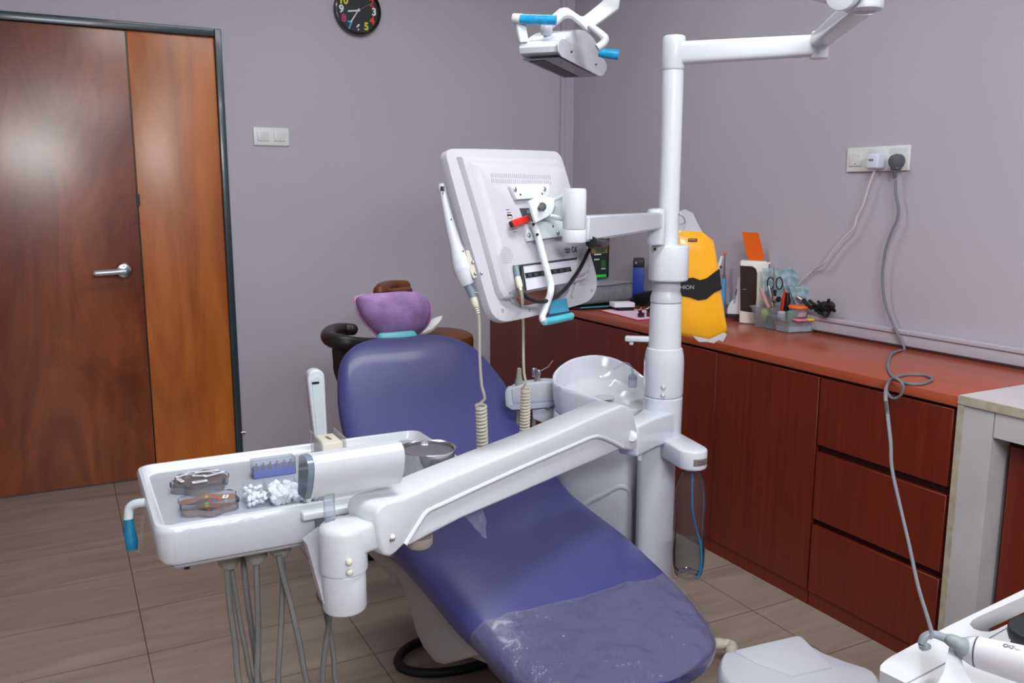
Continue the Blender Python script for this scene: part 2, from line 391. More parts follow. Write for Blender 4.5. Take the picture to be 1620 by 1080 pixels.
def hand(ang, L, wd, yo, m, nm, tail=.012):
    dr = V((math.cos(ang), 0, math.sin(ang))); s_ = V((-math.sin(ang), 0, math.cos(ang))); c = cc+V((0, yo, 0))
    B().poly([c-dr*tail+s_*wd*.7, c+dr*L+s_*wd, c+dr*L-s_*wd, c-dr*tail-s_*wd*.7], (0, -.001, 0)).build(nm, m, k)
HW = mat('hand_white', (215, 220, 230), .4)
hand(math.radians(188), .052, .0042, -.0235, HW, 'hour_hand')
hand(math.radians(236), .07, .0034, -.025, HW, 'minute_hand')
hand(math.radians(30), .078, .0007, -.0265, mat('second_grey', (150, 160, 165), .4), 'second_hand')
B().cyl(cc+V((0, -.022, 0)), cc+V((0, -.029, 0)), .006, n=16).build('hub', HW, k)

# light switch
PL = mat('switch_white', (222, 224, 222), .35)
a, b = on(400, 201, 1, YB), on(457, 231, 1, YB)
k = thing('light_switch', 'white double light switch plate on the back wall beside the door', 'light switch', V(((a.x+b.x)/2, YB, b.z)))
cx, cz = (a.x+b.x)/2, (a.z+b.z)/2; wd, ht = abs(b.x-a.x), abs(a.z-b.z)
B().bb((cx-wd/2, YB-.009, cz-ht/2), (cx+wd/2, YB, cz+ht/2), bev=.002).build('plate', PL, k)
for s_ in (-1, 1):
    B().bb((cx+s_*wd*.235-.028, YB-.013, cz-.022), (cx+s_*wd*.235+.028, YB-.008, cz+.022), bev=.002).build('rocker', mat('rocker_white', (214, 217, 219), .3), k)
B().bb((cx+wd*.235-.002, YB-.0138, cz-.017), (cx+wd*.235+.002, YB-.012, cz-.013)).build('indicator_mark', RED, k)
# wall socket
y0, y1, z0, z1 = 2.345, 2.075, 1.436, 1.523
k = thing('wall_socket', 'white triple socket plate with two plugs in it on the right wall', 'socket', (XR, (y0+y1)/2, z0))
B().bb((XR-.009, y1, z0), (XR, y0, z1), bev=.002).build('plate', PL, k)
for i, yy in enumerate((2.303, 2.212, 2.118)):
    if i == 0: B().bb((XR-.013, yy-.028, z0+.02), (XR-.008, yy+.028, z1-.02), bev=.002).build('rocker', MATS['rocker_white'], k)
    else: B().bb((XR-.0105, yy-.038, z0+.008), (XR-.008, yy+.038, z1-.008), bev=.001).build('outlet', MATS['rocker_white'], k)
B().bb((XR-.0138, 2.300, z0+.027), (XR-.012, 2.304, z0+.031)).build('indicator_mark', RED, k)
# cables
pts = [(1382, 268), (1376, 290), (1365, 325), (1356, 342), (1351, 360), (1336, 375), (1318, 397), (1303, 417), (1288, 426), (1268, 444), (1262, 452)]
k = thing('usb_charger', 'white plug adapter with white cable in middle of the wall socket', 'charger', on(1386, 257, 0, XR-.02))
c = on(1386, 255, 0, XR-.03)
B().box(c, (.045, .05, .052), None, .006).build('adapter_body', mat('adapter_white', (214, 218, 240), .35), k)
B().box(c+V((-.0226, .004, .004)), (.001, .02, .008), None).build('usb_mark', mat('olive', (130, 130, 110), .5), k)
B().tube([c+V((0, 0, -.022))]+[on(x, y, 0, XR-(.03 if i < 7 else .012)) for i, (x, y) in enumerate(pts[1:])], .0040, 8, k=4).build('cable', CORDW, k)
k = thing('mains_plug', 'grey plug in the socket with a long grey cord over the worktop', 'plug', on(1417, 262, 0, XR-.02))
c = on(1417, 255, 0, XR-.03)
B().lathe([(.016, 0), (.025, .004), (.026, .02), (.022, .034), (.012, .038)], c+V((.022, 0, 0)), (-1, 0, 0), 24, sx=1, sy=1).box(c+V((.004, 0, -.016)), (.03, .032, .03), None, .007).cyl(c+V((0, 0, -.026)), c+V((.002, 0, -.06)), .009, .005, 12).build('plug_body', mat('plug_grey', (88, 92, 98), .5), k)
L1 = [on(x, y, 0, XR-.03) for x, y in ((1417, 285), (1417, 305), (1421, 325), (1420, 345), (1410, 368), (1400, 400), (1396, 440), (1401, 480))]
L1 += [on(1416, 520, 0, XR-.045)]
L2 = [on(x, y, 2, CT+.005) for x, y in ((1431, 551), (1424, 554), (1411, 560), (1405, 576), (1408, 590), (1420, 601), (1440, 607), (1462, 606), (1475, 599), (1462, 593), (1438, 592), (1422, 595))]
xe = XF-.012
L3 = [on(x, y, 0, xe-.012*i/3) for i, (x, y) in enumerate(((1410, 600), (1402, 612), (1407, 626), (1416, 630), (1427, 622), (1428, 608), (1417, 598), (1405, 606)))]
L3[0].z = max(L3[0].z, CT+.004)
dd = [1.93, 1.9, 1.84, 1.72, 1.58, 1.4, 1.2, 1.04, .95, .9]
L4 = [P(x, y, dd[i]) for i, (x, y) in enumerate(((1401, 622), (1404, 655), (1409, 700), (1411, 740), (1424, 800), (1438, 860), (1452, 925), (1466, 972), (1474, 1000), (1472, 1008)))]
B().tube(L1+L2+L3+L4, [.0048]*len(L1)+[.0042]*(len(L2+L3)+2)+[.0038, .0034, .003, .0027, .0025, .0023, .0022, .0022], 8, k=5).build('cord', CORDG, k)

# ================================================================ cabinets and worktops
KB = .09
def cabinet(name, label, y0, y1, z1=.776):
    k = thing(name, label, 'cabinet', ((XF+XR)/2, (y0+y1)/2, 0))
    B().bb((XF+.02, y0+.001, KB), (XR-.001, y1-.001, z1-.0), bev=0).build('body', CABD, k)
    B().bb((XF+.006, y0+.001, .0), (XF+.02, y1-.001, KB-.03)).build('plinth', CABW, k)
    return k
k = cabinet('base_cabinet', 'dark red-brown base cabinet with plain doors under the worktop, left of the drawers', 1.938, YB-.002, .786)
ys = [1.94, 2.43, 2.92, 3.41, 3.90, YB-.003]
for i in range(5):
    B().bb((XF, ys[i]+.001, KB-.038), (XF+.018, ys[i+1]-.001, .776), bev=.0008, seg=1).build('door', CABW, k)
k = cabinet('drawer_cabinet', 'red-brown cabinet of three wide drawers at the right end', 1.457, 1.936, .786)
for za, zb in ((.556, .776), (.306, .530), (KB-.038, .283)):
    B().bb((XF, 1.468, za), (XF+.018, 1.934, zb), bev=.0008, seg=1).build('drawer', CABW, k)
tag(B().sheet([on(x, y, 0, XF+.01) for x, y in ((1410, 884), (1448, 898), (1460, 906), (1425, 893))], 4, .004, .004).build('pink_cloth', PINK2), 'hot pink scrap of cloth caught above the lowest drawer', 'cloth')
k = tag(B().bb((XF-.003, 1.455, .786), (XR-.0005, YB-.002, CT), bev=.0015, seg=2).build('worktop', TOPW), 'long red-brown laminate worktop along the right wall', 'worktop')
# grey tiled counter nearer the camera
k = thing('tiled_counter', 'grey tiled counter with red-brown door at the right edge', 'counter', ((XF+XR)/2, .9, 0))
B().bb((XF-.004, -.2, .795), (XR-.0005, 1.452, CT+.006), bev=.001, seg=1).build('counter_top', TILET, k)
B().bb((XF-.008, -.2, .797), (XF-.004, 1.4535, CT+.005)).bb((XF-.006, 1.436, 0), (XF-.002, 1.4535, .8)).build('tile_edging', TILEE, k)
B().bb((XF-.002, 1.352-.09*0, 0), (XR-.001, 1.4525, .795)).build('side_post', TILEG, k)
B().bb((XF-.002, .2, .728), (XF+.1, 1.349, .795)).build('header', TILEG, k)
B().bb((XF+.055, .2, .0), (XF+.075, 1.335, .70)).build('door', CABW, k)
B().bb((XF+.075, .2, 0), (XR-.001, 1.35, .727)).build('recess', CABD, k)
# ================================================================ dental chair
XC = .955
PROF = [(2.605, .895, .05, .05), (2.595, .898, .12, .07), (2.565, .893, .18, .085), (2.51, .868, .228, .095), (2.42, .805, .262, .10), (2.33, .735, .28, .10), (2.2, .635, .285, .10), (2.1, .572, .284, .11), (2.0, .54, .282, .12),
        (1.87, .526, .28, .125), (1.72, .515, .275, .125), (1.57, .492, .268, .12), (1.46, .471, .256, .10), (1.37, .452, .242, .10), (1.30, .438, .215, .095), (1.26, .428, .17, .085), (1.238, .42, .11, .07), (1.232, .414, .05, .05)]
def cushion(prof, lo, hi, inset=0, lift=0, n=40, dish=.012):
    pts = smooth([V((a, b, 0)) for a, b, c, d in prof], 5); ws = smooth([V((c, d, 0)) for a, b, c, d in prof], 5); rings = []
    for i, p in enumerate(pts):
        a = pts[max(i-1, 0)]; b = pts[min(i+1, len(pts)-1)]; t = V((0, b.x-a.x, b.y-a.y)).normalized(); nrm = V((1, 0, 0)).cross(t)
        if nrm.z < 0: nrm = -nrm
        c = V((XC, p.x, p.y)); hw = ws[i].x-inset; th = ws[i].y
        if not (lo <= i/len(pts) <= hi): continue
        ring = []
        for j in range(n):
            an = 2*PI*j/n; cx_, sn = math.cos(an), math.sin(an)
            u = math.copysign(abs(cx_)**.62, cx_); v = math.copysign(abs(sn)**.7, sn)
            up = (v*.5-.5)*th
            if v > 0: up -= dish*math.cos(u*PI/2)*0 + dish*(1-u*u)*v
            ring.append(c+X_*(u*hw)+nrm*(up+dish+lift))
        rings.append(ring)
    return rings
k = thing('dental_chair', 'reclined purple vinyl dental chair in the middle of the room', 'dental chair', (.95, 1.85, 0))
B().loft(cushion(PROF, 0, .385)).build('backrest', VINYL, k, ang=80)
B().loft(cushion(PROF, .380, 1)).build('seat', VINYL, k, ang=80)
# headrest with its stem
hq = P(626, 497, 2.93)
n0 = (CAM-hq).normalized(); n0 = V((n0.x*.6, n0.y, n0.z+.15)).normalized()
out = [(565, 476), (572, 468), (600, 465), (640, 463), (660, 464), (674, 471), (681, 486), (679, 505), (668, 520), (650, 531), (625, 535), (606, 532), (590, 518), (574, 500)]
pp = [onp(x, y, hq, n0) for x, y in smooth([V((x, y, 0)) for x, y in out], 5, True) for x, y in [(x, y)]] if 0 else [onp(p.x, p.y, hq, n0) for p in smooth([V((x, y, 0)) for x, y in out], 5, True)]
cen = sum(pp, V())/len(pp); rings = []
for s_, dz in ((.02, .052), (.4, .05), (.68, .042), (.88, .028), (.97, .012), (1, -.005), (.99, -.03), (.9, -.048), (.6, -.055), (.02, -.058)):
    rings.append([cen+(p-cen)*s_+n0*dz for p in pp])
B().loft(rings).build('headrest', mat('headrest_vinyl', (70, 66, 130), .4), k)
tw = []
for s_, dz in ((.02, .064), (.35, .062), (.6, .056), (.8, .047), (.93, .033), (1.0, .016), (1.03, -.006), (1.02, -.03), (.93, -.05)):
    rr = []
    for i, p in enumerate(pp):
        q = cen+(p-cen)*s_; nz = noise.noise(q*16)*.5+noise.noise(q*38)*.22
        rr.append(q+n0*(dz+nz*.010)+(p-cen).normalized()*nz*.004)
    tw.append(rr)
tag(B().loft(tw, True, True).build('towel', PURPLE, ang=80), 'fluffy purple towel draped over the headrest of the dental chair', 'towel')
pe = [cen+(p-cen)*1.035+n0*-.025 for p in pp]
B().tube(pe+[pe[0]], .0055, 8).build('towel_edge', mat('towel_pink', (214, 158, 200), .9), bpy.data.objects['towel'])
B().box(P(628, 540, 2.80), (.135, .05, .06), frame_z((0, -.62, .78)), .016).build('headrest_clip', MINT, k)
B().box(P(630, 552, 2.90), (.06, .02, .12), frame_z((0, .55, .83)), .005).build('headrest_stem', STEEL, k)
# shell under the back and the lifting body
def shell(ys, m, nm):
    rings = []
    for y, zt, zb, xa, xb in ys:
        c = []
        for j in range(28):
            an = 2*PI*j/28; u = math.copysign(abs(math.cos(an))**.55, math.cos(an)); v = math.copysign(abs(math.sin(an))**.55, math.sin(an))
            c.append(V(((xa+xb)/2+u*(xb-xa)/2, y, (zt+zb)/2+v*(zt-zb)/2)))
        rings.append(c)
    return B().loft(rings).build(nm, m, k, ang=50)
sidep = [(545, 838), (560, 845), (580, 858), (610, 880), (650, 905), (700, 950), (777, 1018), (765, 1032), (735, 1042), (702, 1051), (690, 1048), (672, 1025), (660, 1000), (648, 955), (638, 925), (628, 910), (600, 893), (585, 878), (565, 860)]
sp3 = [on(x, y, 0, .715) for x, y in sidep]
B().poly([V((.71, p.y, p.z)) for p in sp3], (.46, 0, 0), .02, 3).build('chair_body', GREYC, k)
B().poly([V((1.0, y, z)) for y, z in ((2.3, .16), (2.0, .2), (1.7, .12), (1.5, .06), (1.48, .035), (1.48, .001), (2.42, .001), (2.45, .05), (2.4, .12))], (.17, 0, 0), .012, 2).build('floor_base', GREYC, k)
B().poly([V((.80, y, z)) for y, z in ((1.95, .42), (1.3, .365), (1.2, .36), (1.22, .33), (1.5, .33), (1.9, .2))], (.3, 0, 0), .01, 2).build('leg_support', GREYC, k)
B().bb((.72, 2.05, .30), (1.2, 2.5, .44), .05, 4).build('seat_shell', GREYC, k)
B().poly([V((.80, y, z)) for y, z in ((2.0, .40), (2.2, .50), (2.5, .76), (2.56, .84), (2.59, .80), (2.5, .66), (2.3, .44), (2.1, .36))], (.3, 0, 0), .01, 2).build('back_shell', GREYC, k)
# arm rest: upright white loop with a slot
ap = [on(x, y, 1, 2.12) for x, y in ((487, 600), (489, 591), (495, 586), (503, 585), (510, 588), (514, 598), (516, 640), (519, 700), (519, 760), (503, 760), (499, 700), (492, 645))]
B().poly(smooth(ap[:8], 3)+ap[8:], (0, .035, 0), .005, 3).build('armrest', WHITE, k)
ai = [on(x, y, 1, 2.118) for x, y in ((493, 604), (496, 597), (503, 594), (508, 599), (510, 640), (513, 700), (513, 755), (506, 755), (503, 700), (497, 645))]
B().poly(ai, (0, .004, 0), .001, 1).build('armrest_inset', mat('armrest_inner', (205, 218, 226), .35), k)
B().poly([on(x, y, 1, 2.116) for x, y in ((493.5, 604.5), (505, 603.5), (505, 606.5), (494, 608))], (0, .002, 0)).build('slot', BLACK, k)
B().tube([on(510, 745, 1, 2.137), V((.60, 2.13, .60)), V((.74, 2.12, .50))], .018, 12, k=5).build('armrest_bracket', GREYC, k)
# clear plastic cover on the leg end
rg = cushion([(a, b, c+.003, d) for a, b, c, d in PROF], .665, .985, lift=.0035, n=64)
sel = []
for i, r in enumerate(rg):
    row = []
    for j in range(-8, 41):
        p = r[j % 64]; u = i/(len(rg)-1)
        nz = noise.noise(V((p.x*11, p.y*7, 0)))*.006+noise.noise(V((p.x*30, p.y*16, 3)))*.003+abs(noise.noise(V((p.x*20+p.y*30, p.y*22, 8))))*.007+abs(noise.noise(V((p.x*9-p.y*40, p.y*12, 5))))*.004
        row.append(p+V((0, 0, max(nz, -.002)+.001)))
    sel.append(row)
for q in range(len(sel[0])):
    sel[0][q] += V((0, .02*noise.noise(V((q*.25, 0, 0))), 0))
t = B().loft(sel, False, False); bmesh.ops.solidify(t.bm, geom=t.bm.faces[:], thickness=.0006)
tag(t.build('plastic_cover', FILM, ang=80), 'clear crinkled plastic sheet wrapped over the foot end of the purple chair', 'plastic cover')
# black hose on the floor
hp = [on(x, y, 2, .015) for x, y in ((740, 1030), (700, 1005), (665, 1014), (640, 1028), (630, 1045), (640, 1058), (670, 1064), (710, 1062), (750, 1054), (790, 1040))]
tag(B().tube(hp, .0135, 12, k=6).build('floor_hose', RUBBER), 'thick black hose looping on the floor beside the chair base', 'hose')

# ================================================================ column, basin and bottle
CX, CY = P(1051, 560, 2.3).x, P(1051, 560, 2.3).y
DP = 2.3
def zc(y, x=1051): 
    """height of a point on the column seen at image row y"""
    r = dirp(x, y); t = ((V((CX, CY, 0))-CAM).xy.dot(r.xy))/r.xy.dot(r.xy); return CAM.z+r.z*t
def rr(px): return px/2*DP/FPX
CO = lambda z: V((CX, CY, z))
ax_ = V((CX, CY, 0)).xy.normalized(); rt = V((ax_.y, -ax_.x, 0)); fw2 = V((ax_.x, ax_.y, 0))     # right and away, seen from the room's doorway side
k = thing('dental_unit', 'white dental unit with basin, round column and bottle arm behind the purple chair', 'dental unit', (CX, CY, 0))
B().cyl(CO(zc(900)), CO(zc(112)), rr(32), n=32).build('pole', WHITE, k)
cr = rr(66)
sh = [CO(0)+rt*(cr*.93*math.copysign(abs(math.cos(a))**.8, math.cos(a)) + .004)+fw2*(cr*math.copysign(abs(math.sin(a))**.8, math.sin(a))) for a in [2*PI*i/48 for i in range(48)]]
B().poly([V((p.x, p.y, zc(443))) for p in sh], (0, 0, zc(387)-zc(443)), .005, 3).build('collar', WHITE, k)
B().cyl(CO(zc(392))+V((0, 0, 0))-fw2*(cr-.004)-rt*.032, CO(zc(392))-fw2*(cr+.001)-rt*.032, .004, n=12).build('screw_hole', BLACK, k)
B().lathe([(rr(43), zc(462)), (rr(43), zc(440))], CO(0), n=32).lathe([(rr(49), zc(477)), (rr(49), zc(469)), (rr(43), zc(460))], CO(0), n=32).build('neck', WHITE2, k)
B().lathe([(rr(52), zc(556)), (rr(50), zc(520)), (rr(49), zc(484)), (rr(47), zc(478)), (rr(20), zc(477))], CO(0), n=40).build('column_sleeve', WHITE, k)
B().lathe([(rr(61), zc(624)), (rr(63), zc(619)), (rr(63), zc(572)), (rr(61), zc(560)), (rr(56), zc(550)), (rr(30), zc(543))], CO(0), n=48).build('swivel_head', CERAM, k)
for yy in (606, 618): B().ball(CO(zc(yy))-fw2*rr(61), .0075, (1, 1, 1)).build('screw_cap', WHITE2, k)
B().lathe([(rr(30), zc(697)), (rr(56), zc(696)), (rr(58), zc(690)), (rr(61), zc(684)), (rr(62), zc(632)), (rr(62), zc(627)), (rr(58), zc(625))], CO(0), n=48).build('arm_bearing', CERAM, k)
# lower column: rounded box
def rbox(c, hx, hy, z0, z1, bev, nm, m, kk=k, e=.5):
    pts = [c+rt*(hx*math.copysign(abs(math.cos(a))**e, math.cos(a)))+fw2*(hy*math.copysign(abs(math.sin(a))**e, math.sin(a))) for a in [2*PI*i/56 for i in range(56)]]
    return B().poly([V((p.x, p.y, z0)) for p in pts], (0, 0, z1-z0), bev, 3).build(nm, m, kk)
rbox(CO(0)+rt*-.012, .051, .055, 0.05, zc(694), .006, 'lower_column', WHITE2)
# body under the basin
rim = [(874, 600, 2.50), (876, 588, 2.54), (888, 576, 2.58), (908, 566, 2.62), (940, 561, 2.64), (972, 566, 2.64), (1000, 580, 2.60), (1022, 598, 2.55), (1034, 618, 2.48), (1028, 640, 2.41), (1008, 648, 2.37), (985, 643, 2.36), (940, 629, 2.40), (895, 614, 2.45), (880, 607, 2.48)]
R3 = smooth([P(*q_) for q_ in rim], 4, True)
rc = sum(R3, V())/len(R3); ZR = rc.z
def bring(s_, z, k_=1.0): return [V((rc.x+(p.x-rc.x)*s_, rc.y+(p.y-rc.y)*s_, ZR+(p.z-ZR)*k_+z)) for p in R3]
B().loft([bring(.86, -.093, .9), bring(.93, -.088, .9), bring(.975, -.06, .95), bring(1.0, -.012), bring(.995, -.003), bring(.97, 0), bring(.93, -.003), bring(.88, -.02, .9), bring(.80, -.038, .5), bring(.55, -.048, .2), bring(.15, -.053, 0), bring(.03, -.054, 0)]).build('basin', CERAM, k)
B().lathe([(.022, 0), (.03, .002), (.03, .004), (.018, .007)], (rc.x+.0, rc.y-.02, ZR-.05), n=24).build('drain_cap', WHITE2, k)
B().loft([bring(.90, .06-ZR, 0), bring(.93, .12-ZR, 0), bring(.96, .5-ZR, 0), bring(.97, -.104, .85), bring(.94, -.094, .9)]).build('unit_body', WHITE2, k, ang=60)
# relief panel on the body
def face(x, y, d_): return P(x, y, d_)
f0 = P(1001, 596, 2.48)
B().cyl(f0+V((0, .0, -.03)), f0+V((0, 0, .0)), .012, .0125, 16).ball(f0+V((0, 0, .0)), .0125, (1, 1, .8)).tube([f0+V((0, 0, .004)), f0+V((-.004, 0, .026)), f0+V((-.02, .01, .04)), f0+V((-.055, .02, .022))], .0035, 8, k=4).build('basin_spout', CLEAR2, k)
a = CO(zc(537)); e = a-rt*.10
B().box((a+e)/2-fw2*.0, (.11, .024, .014), basis(rt, fw2, Z_), .004).cyl(e+rt*.012, e+rt*.012-Z_*.016, .006).build('cup_filler', WHITE, k)
ps = [(1008, 702), (1016, 702), (1016, 728), (1009, 728)]
b_ = P(1012, 716, 2.22)
B().box(b_, (.012, .01, .042), basis(rt, fw2, Z_), .004).build('rocker_switch', WHITE, k)
pn = smooth([V(p) for p in [(0, 0, 0)]], 1)
arch = [(880, 850), (905, 820), (930, 795), (955, 782), (978, 770), (990, 772), (997, 784), (998, 860), (998, 900)]
from mathutils.bvhtree import BVHTree
ub = bpy.data.objects['unit_body']; tb = bmesh.new(); tb.from_mesh(ub.data); bmesh.ops.transform(tb, matrix=WM['dental_unit'], verts=tb.verts); bv = BVHTree.FromBMesh(tb)
hits = []
for x, y in arch:
    hh = bv.ray_cast(CAM, dirp(x, y).normalized())
    if hh[0]: hits.append(hh[0]-hh[1]*.004 if hh[1].dot(CAM-hh[0]) > 0 else hh[0]+hh[1]*.004)
tb.free()
if len(hits) > 3: B().tube(hits, .009, 10, k=4).build('body_moulding', WHITE2, k)
# bottle arm
zt, zb = zc(698, 1090)-.0, zc(742, 1090)
ba = CO(0)+rt*-.005-fw2*.045; bt = CO(0)+rt*.087-fw2*.1
zt, zb = .715, .655
BT = P(1095, 720, 2.2)
bx = V((BT.x, BT.y, 0)); st = CO(0)+rt*.012
dr = (bx-V((st.x, st.y, 0))).normalized(); sd = V((dr.y, -dr.x, 0)); 
ol = [V((st.x, st.y, 0))-sd*.038, bx-sd*.038]+[bx+sd*(-.038*math.cos(t_))+dr*(.038*math.sin(t_)) for t_ in [PI*i/12 for i in range(1, 12)]]+[bx+sd*.038, V((st.x, st.y, 0))+sd*.038]
ztp = on(1085, 705, 0, BT.x).z
ztp = P(1095, 707, 2.2).z; zbt = P(1095, 748, 2.16).z
B().poly([V((p.x, p.y, zbt)) for p in ol], (0, 0, ztp-zbt), .007, 3).build('bottle_arm', WHITE, k)
lb = [bx+V((0, 0, zbt+.014))+V((math.cos(t_), math.sin(t_), 0))*.0388 for t_ in [math.radians(x) for x in range(-124, -50, 8)]]
lt = [p+V((0, 0, .018)) for p in lb]
t = B(); t.loft([lb, lt], False, False); t.build('label', mat('label_grey', (130, 118, 112), .4), k)
t = B(); t.loft([[lb[i]+V((math.cos(0), 0, .004+z_))*1 - V((1, 0, 0)) + (lb[i]-bx-V((0, 0, lb[i].z))).normalized()*.0004 for i in range(2, 8)] for z_ in (0, .002)], False, False).loft([[lb[i]+V((0, 0, .010+z_)) + (lb[i]-bx-V((0, 0, lb[i].z))).normalized()*.0004 for i in range(2, 7)] for z_ in (0, .002)], False, False).build('label_print', DGREY, k)
# bottle
k2 = thing('water_bottle', 'clear plastic bottle half full of water hanging under the white bottle arm', 'bottle', (bx.x, bx.y, P(1095, 925, 2.2).z))
z0 = P(1095, 922, 2.2).z; H_ = zbt-z0; rb = 25*2.2/FPX
pr_ = [(.016, 0), (.75*rb, -.004), (.92*rb, .006), (rb*1.0, .03), (rb*1.02, H_*.22), (rb*.97, H_*.36), (rb*.95, H_*.5), (rb*.98, H_*.62), (rb*1.0, H_*.68), (rb*.96, H_*.78), (rb*.78, H_*.89), (rb*.5, H_*.97), (.013, H_*.995), (.013, H_)]
B().lathe([(r_, z_) for r_, z_ in pr_], V((bx.x, bx.y, z0)), n=48, closed=True).build('bottle', GLASS, k2)
B().lathe([(.001, .012), (.6*rb, .008), (.9*rb, .016), (rb*.965, .034), (rb*.985, H_*.22), (rb*.95, H_*.31), (.001, H_*.311)], V((bx.x, bx.y, z0)), n=48, closed=True).build('water', thin('bottle_water', (225, 228, 228), .05, (200, 205, 205), .03, 1.2), k2)
B().tube([P(x, y, 2.2) for x, y in ((1095, 748), (1095, 780), (1096, 808), (1102, 838), (1108, 860), (1110, 885), (1108, 903), (1102, 916))], .0026, 8, k=5).build('blue_tube', mat('tube_blue', (20, 110, 160), .3), k2)
B().lathe([(.0145, H_*.97), (.015, H_*1.0)], V((bx.x, bx.y, z0)), n=24).build('bottle_neck', CLEAR2, k2)

# suction and syringe holder beside the basin
k = thing('suction_holder', 'white instrument holder block with syringe between the chair back and basin', 'instrument holder', P(845, 640, 2.6)-V((0, 0, .05)))
hf = P(838, 632, 2.58); nf = V((hf.x, hf.y, 0)).normalized()
def HP(x, y): return onp(x, y, hf, nf)
B().poly([HP(x, y) for x, y in ((809, 615), (830, 608), (860, 604), (880, 605), (880, 634), (845, 637), (811, 639))], nf*.06, .004, 2).build('block', WHITE2, k)
B().poly([HP(x, y)+nf*.004 for x, y in ((799, 622), (803, 617), (811, 615), (811, 638), (880, 634), (880, 642), (860, 646), (835, 648), (810, 649), (800, 643))], nf*.05, .003, 2).build('block_base', mat('holder_shade', (188, 194, 206), .4), k)
B().lathe([(.0125, 0), (.0125, .01), (.008, .03), (.0065, .05), (.004, .052)], HP(821, 612)+nf*.03, n=16).build('suction_tip', HOLD, k)
s0 = HP(850, 606)+nf*.03
B().tube([s0, HP(850, 598)+nf*.03, HP(852, 588)+nf*.03], [.010, .009, .012], 12).ball(HP(852.5, 590)+nf*.022, .006).box(HP(845.5, 592)+nf*.03, (.016, .012, .028), None, .004).tube([HP(855, 590)+nf*.03, HP(868, 583)+nf*.03, HP(875, 573)+nf*.03], .0022, 8).build('air_water_syringe', STEEL, k)
B().poly([HP(x, y)+nf*.02 for x, y in ((842, 652), (860, 648), (866, 652), (885, 640), (890, 690), (870, 676), (843, 665))], nf*.05, .003, 2).build('bracket', WHITE2, k)
B().cyl(HP(848, 652)+nf*.04, HP(848, 644)+nf*.04, .018, n=20).build('pivot', WHITE2, k)
for x in (820, 846): B().tube([HP(x, 645)+nf*.03, HP(x-2, 690)+nf*.03, HP(x-4, 760)+nf*.03, HP(x+10, 820)+nf*.06], .0065, 8, k=4).build('suction_hose', HOSE, k)
# ================================================================ operating light
k = thing('operating_light', 'white operating light on a jointed arm with blue-wrapped handles, top of the pole', 'operating light', CO(zc(113)))
hz = zc(85)
B().cyl(CO(zc(112)), CO(zc(57)), rr(34), n=32, bev=.006).build('hub', WHITE, k)
j1 = P(1298, 47, 2.07); j1.z = hz+.004
a0 = CO(hz)
def bar(b, a, c, wd, h0, h1=None, bev=.012):
    h1 = h1 or h0; d_ = (c-a); L = d_.length; z = d_.normalized(); x = z.cross(Z_).normalized(); y = x.cross(z); rings = []
    for q, hh in ((0, h0), (1, h1)):
        rings.append([a+d_*q+x*(wd/2*math.copysign(abs(math.cos(t_))**.5, math.cos(t_)))+y*(hh/2*math.copysign(abs(math.sin(t_))**.5, math.sin(t_))) for t_ in [2*PI*i/32 for i in range(32)]])
    return b.loft(rings)
t = B(); bar(t, a0, j1, .04, .056, .05); t.build('arm', WHITE, k)
B().cyl(j1-Z_*.031, j1-Z_*.002, .0215, n=28, bev=.003).cyl(j1, j1+Z_*.033, .0205, n=28, bev=.003).build('joint', WHITE, k)
B().cyl(P(1293, 53, 2.04), P(1293, 53, 2.055), .003, n=10).build('screw_hole', BLACK, k)
j2 = P(1368, -12, 1.70)
t = B(); bar(t, j1+Z_*.012, j2-Z_*.02, .05, .03, .045); t.build('arm', WHITE, k)
B().cyl(j2-Z_*.035, j2+Z_*.05, .037, n=36, bev=.005).build('joint', WHITE, k)
pv = P(1338, -8, 1.66); pd = (P(1300, -8, 1.60)-P(1350, -8, 1.72)).normalized()
B().cyl(pv-pd*.045, pv-pd*.022, .026, n=32).cyl(pv+pd*0, pv+pd*.03, .0285, n=32, bev=.003).build('pivot', WHITE, k)
B().cyl(pv-pd*.022, pv, .0255, n=32).build('pivot_ring', mat('pivot_grey', (120, 118, 120), .5), k)
fk = P(968, -6, 1.95)
t = B(); bar(t, pv+pd*.0, P(1200, -36, 1.74), .04, .045); bar(t, P(1200, -36, 1.74), fk+V((0, 0, .04)), .04, .045, .03); t.build('arm', WHITE, k)
# fork
fp = [P(x, y, d_) for x, y, d_ in ((968, -12, 1.95), (955, 14, 1.955), (932, 37, 1.96), (914, 29, 1.97), (896, 17, 1.98), (882, 21, 2.0), (870, 36, 2.03), (864, 46, 2.05))]
fo = [(955, -14), (955, 0), (938, 14), (924, 25), (918, 25), (908, 18), (899, 12), (893, 11), (885, 13), (872, 24.5), (864, 34), (861, 46), (868, 48), (876, 40), (886, 32.5), (892, 27), (898, 25.5), (905, 27), (918, 38), (927, 47.5), (931, 48), (938, 43.5), (962, 26), (979, 13.5), (981, 0), (981, -14)]
fn = (CAM-P(920, 20, 1.96)).normalized(); fn.z = 0; fn.normalize()
B().poly([onp(x, y, P(920, 20, 2.05), fn) for x, y in fo], -fn*.03, .004, 3).build('fork', WHITE, k)
B().tube([P(x, y, 1.97) for x, y in ((932, 40), (945, 50), (953, 57), (957, 62), (953, 70), (945, 76))], [.008, .009, .010, .010, .009, .009], 10, k=4).build('fork', WHITE2, k)
B().ball(P(864, 47, 2.06), .016).build('ball_joint', WHITE2, k)
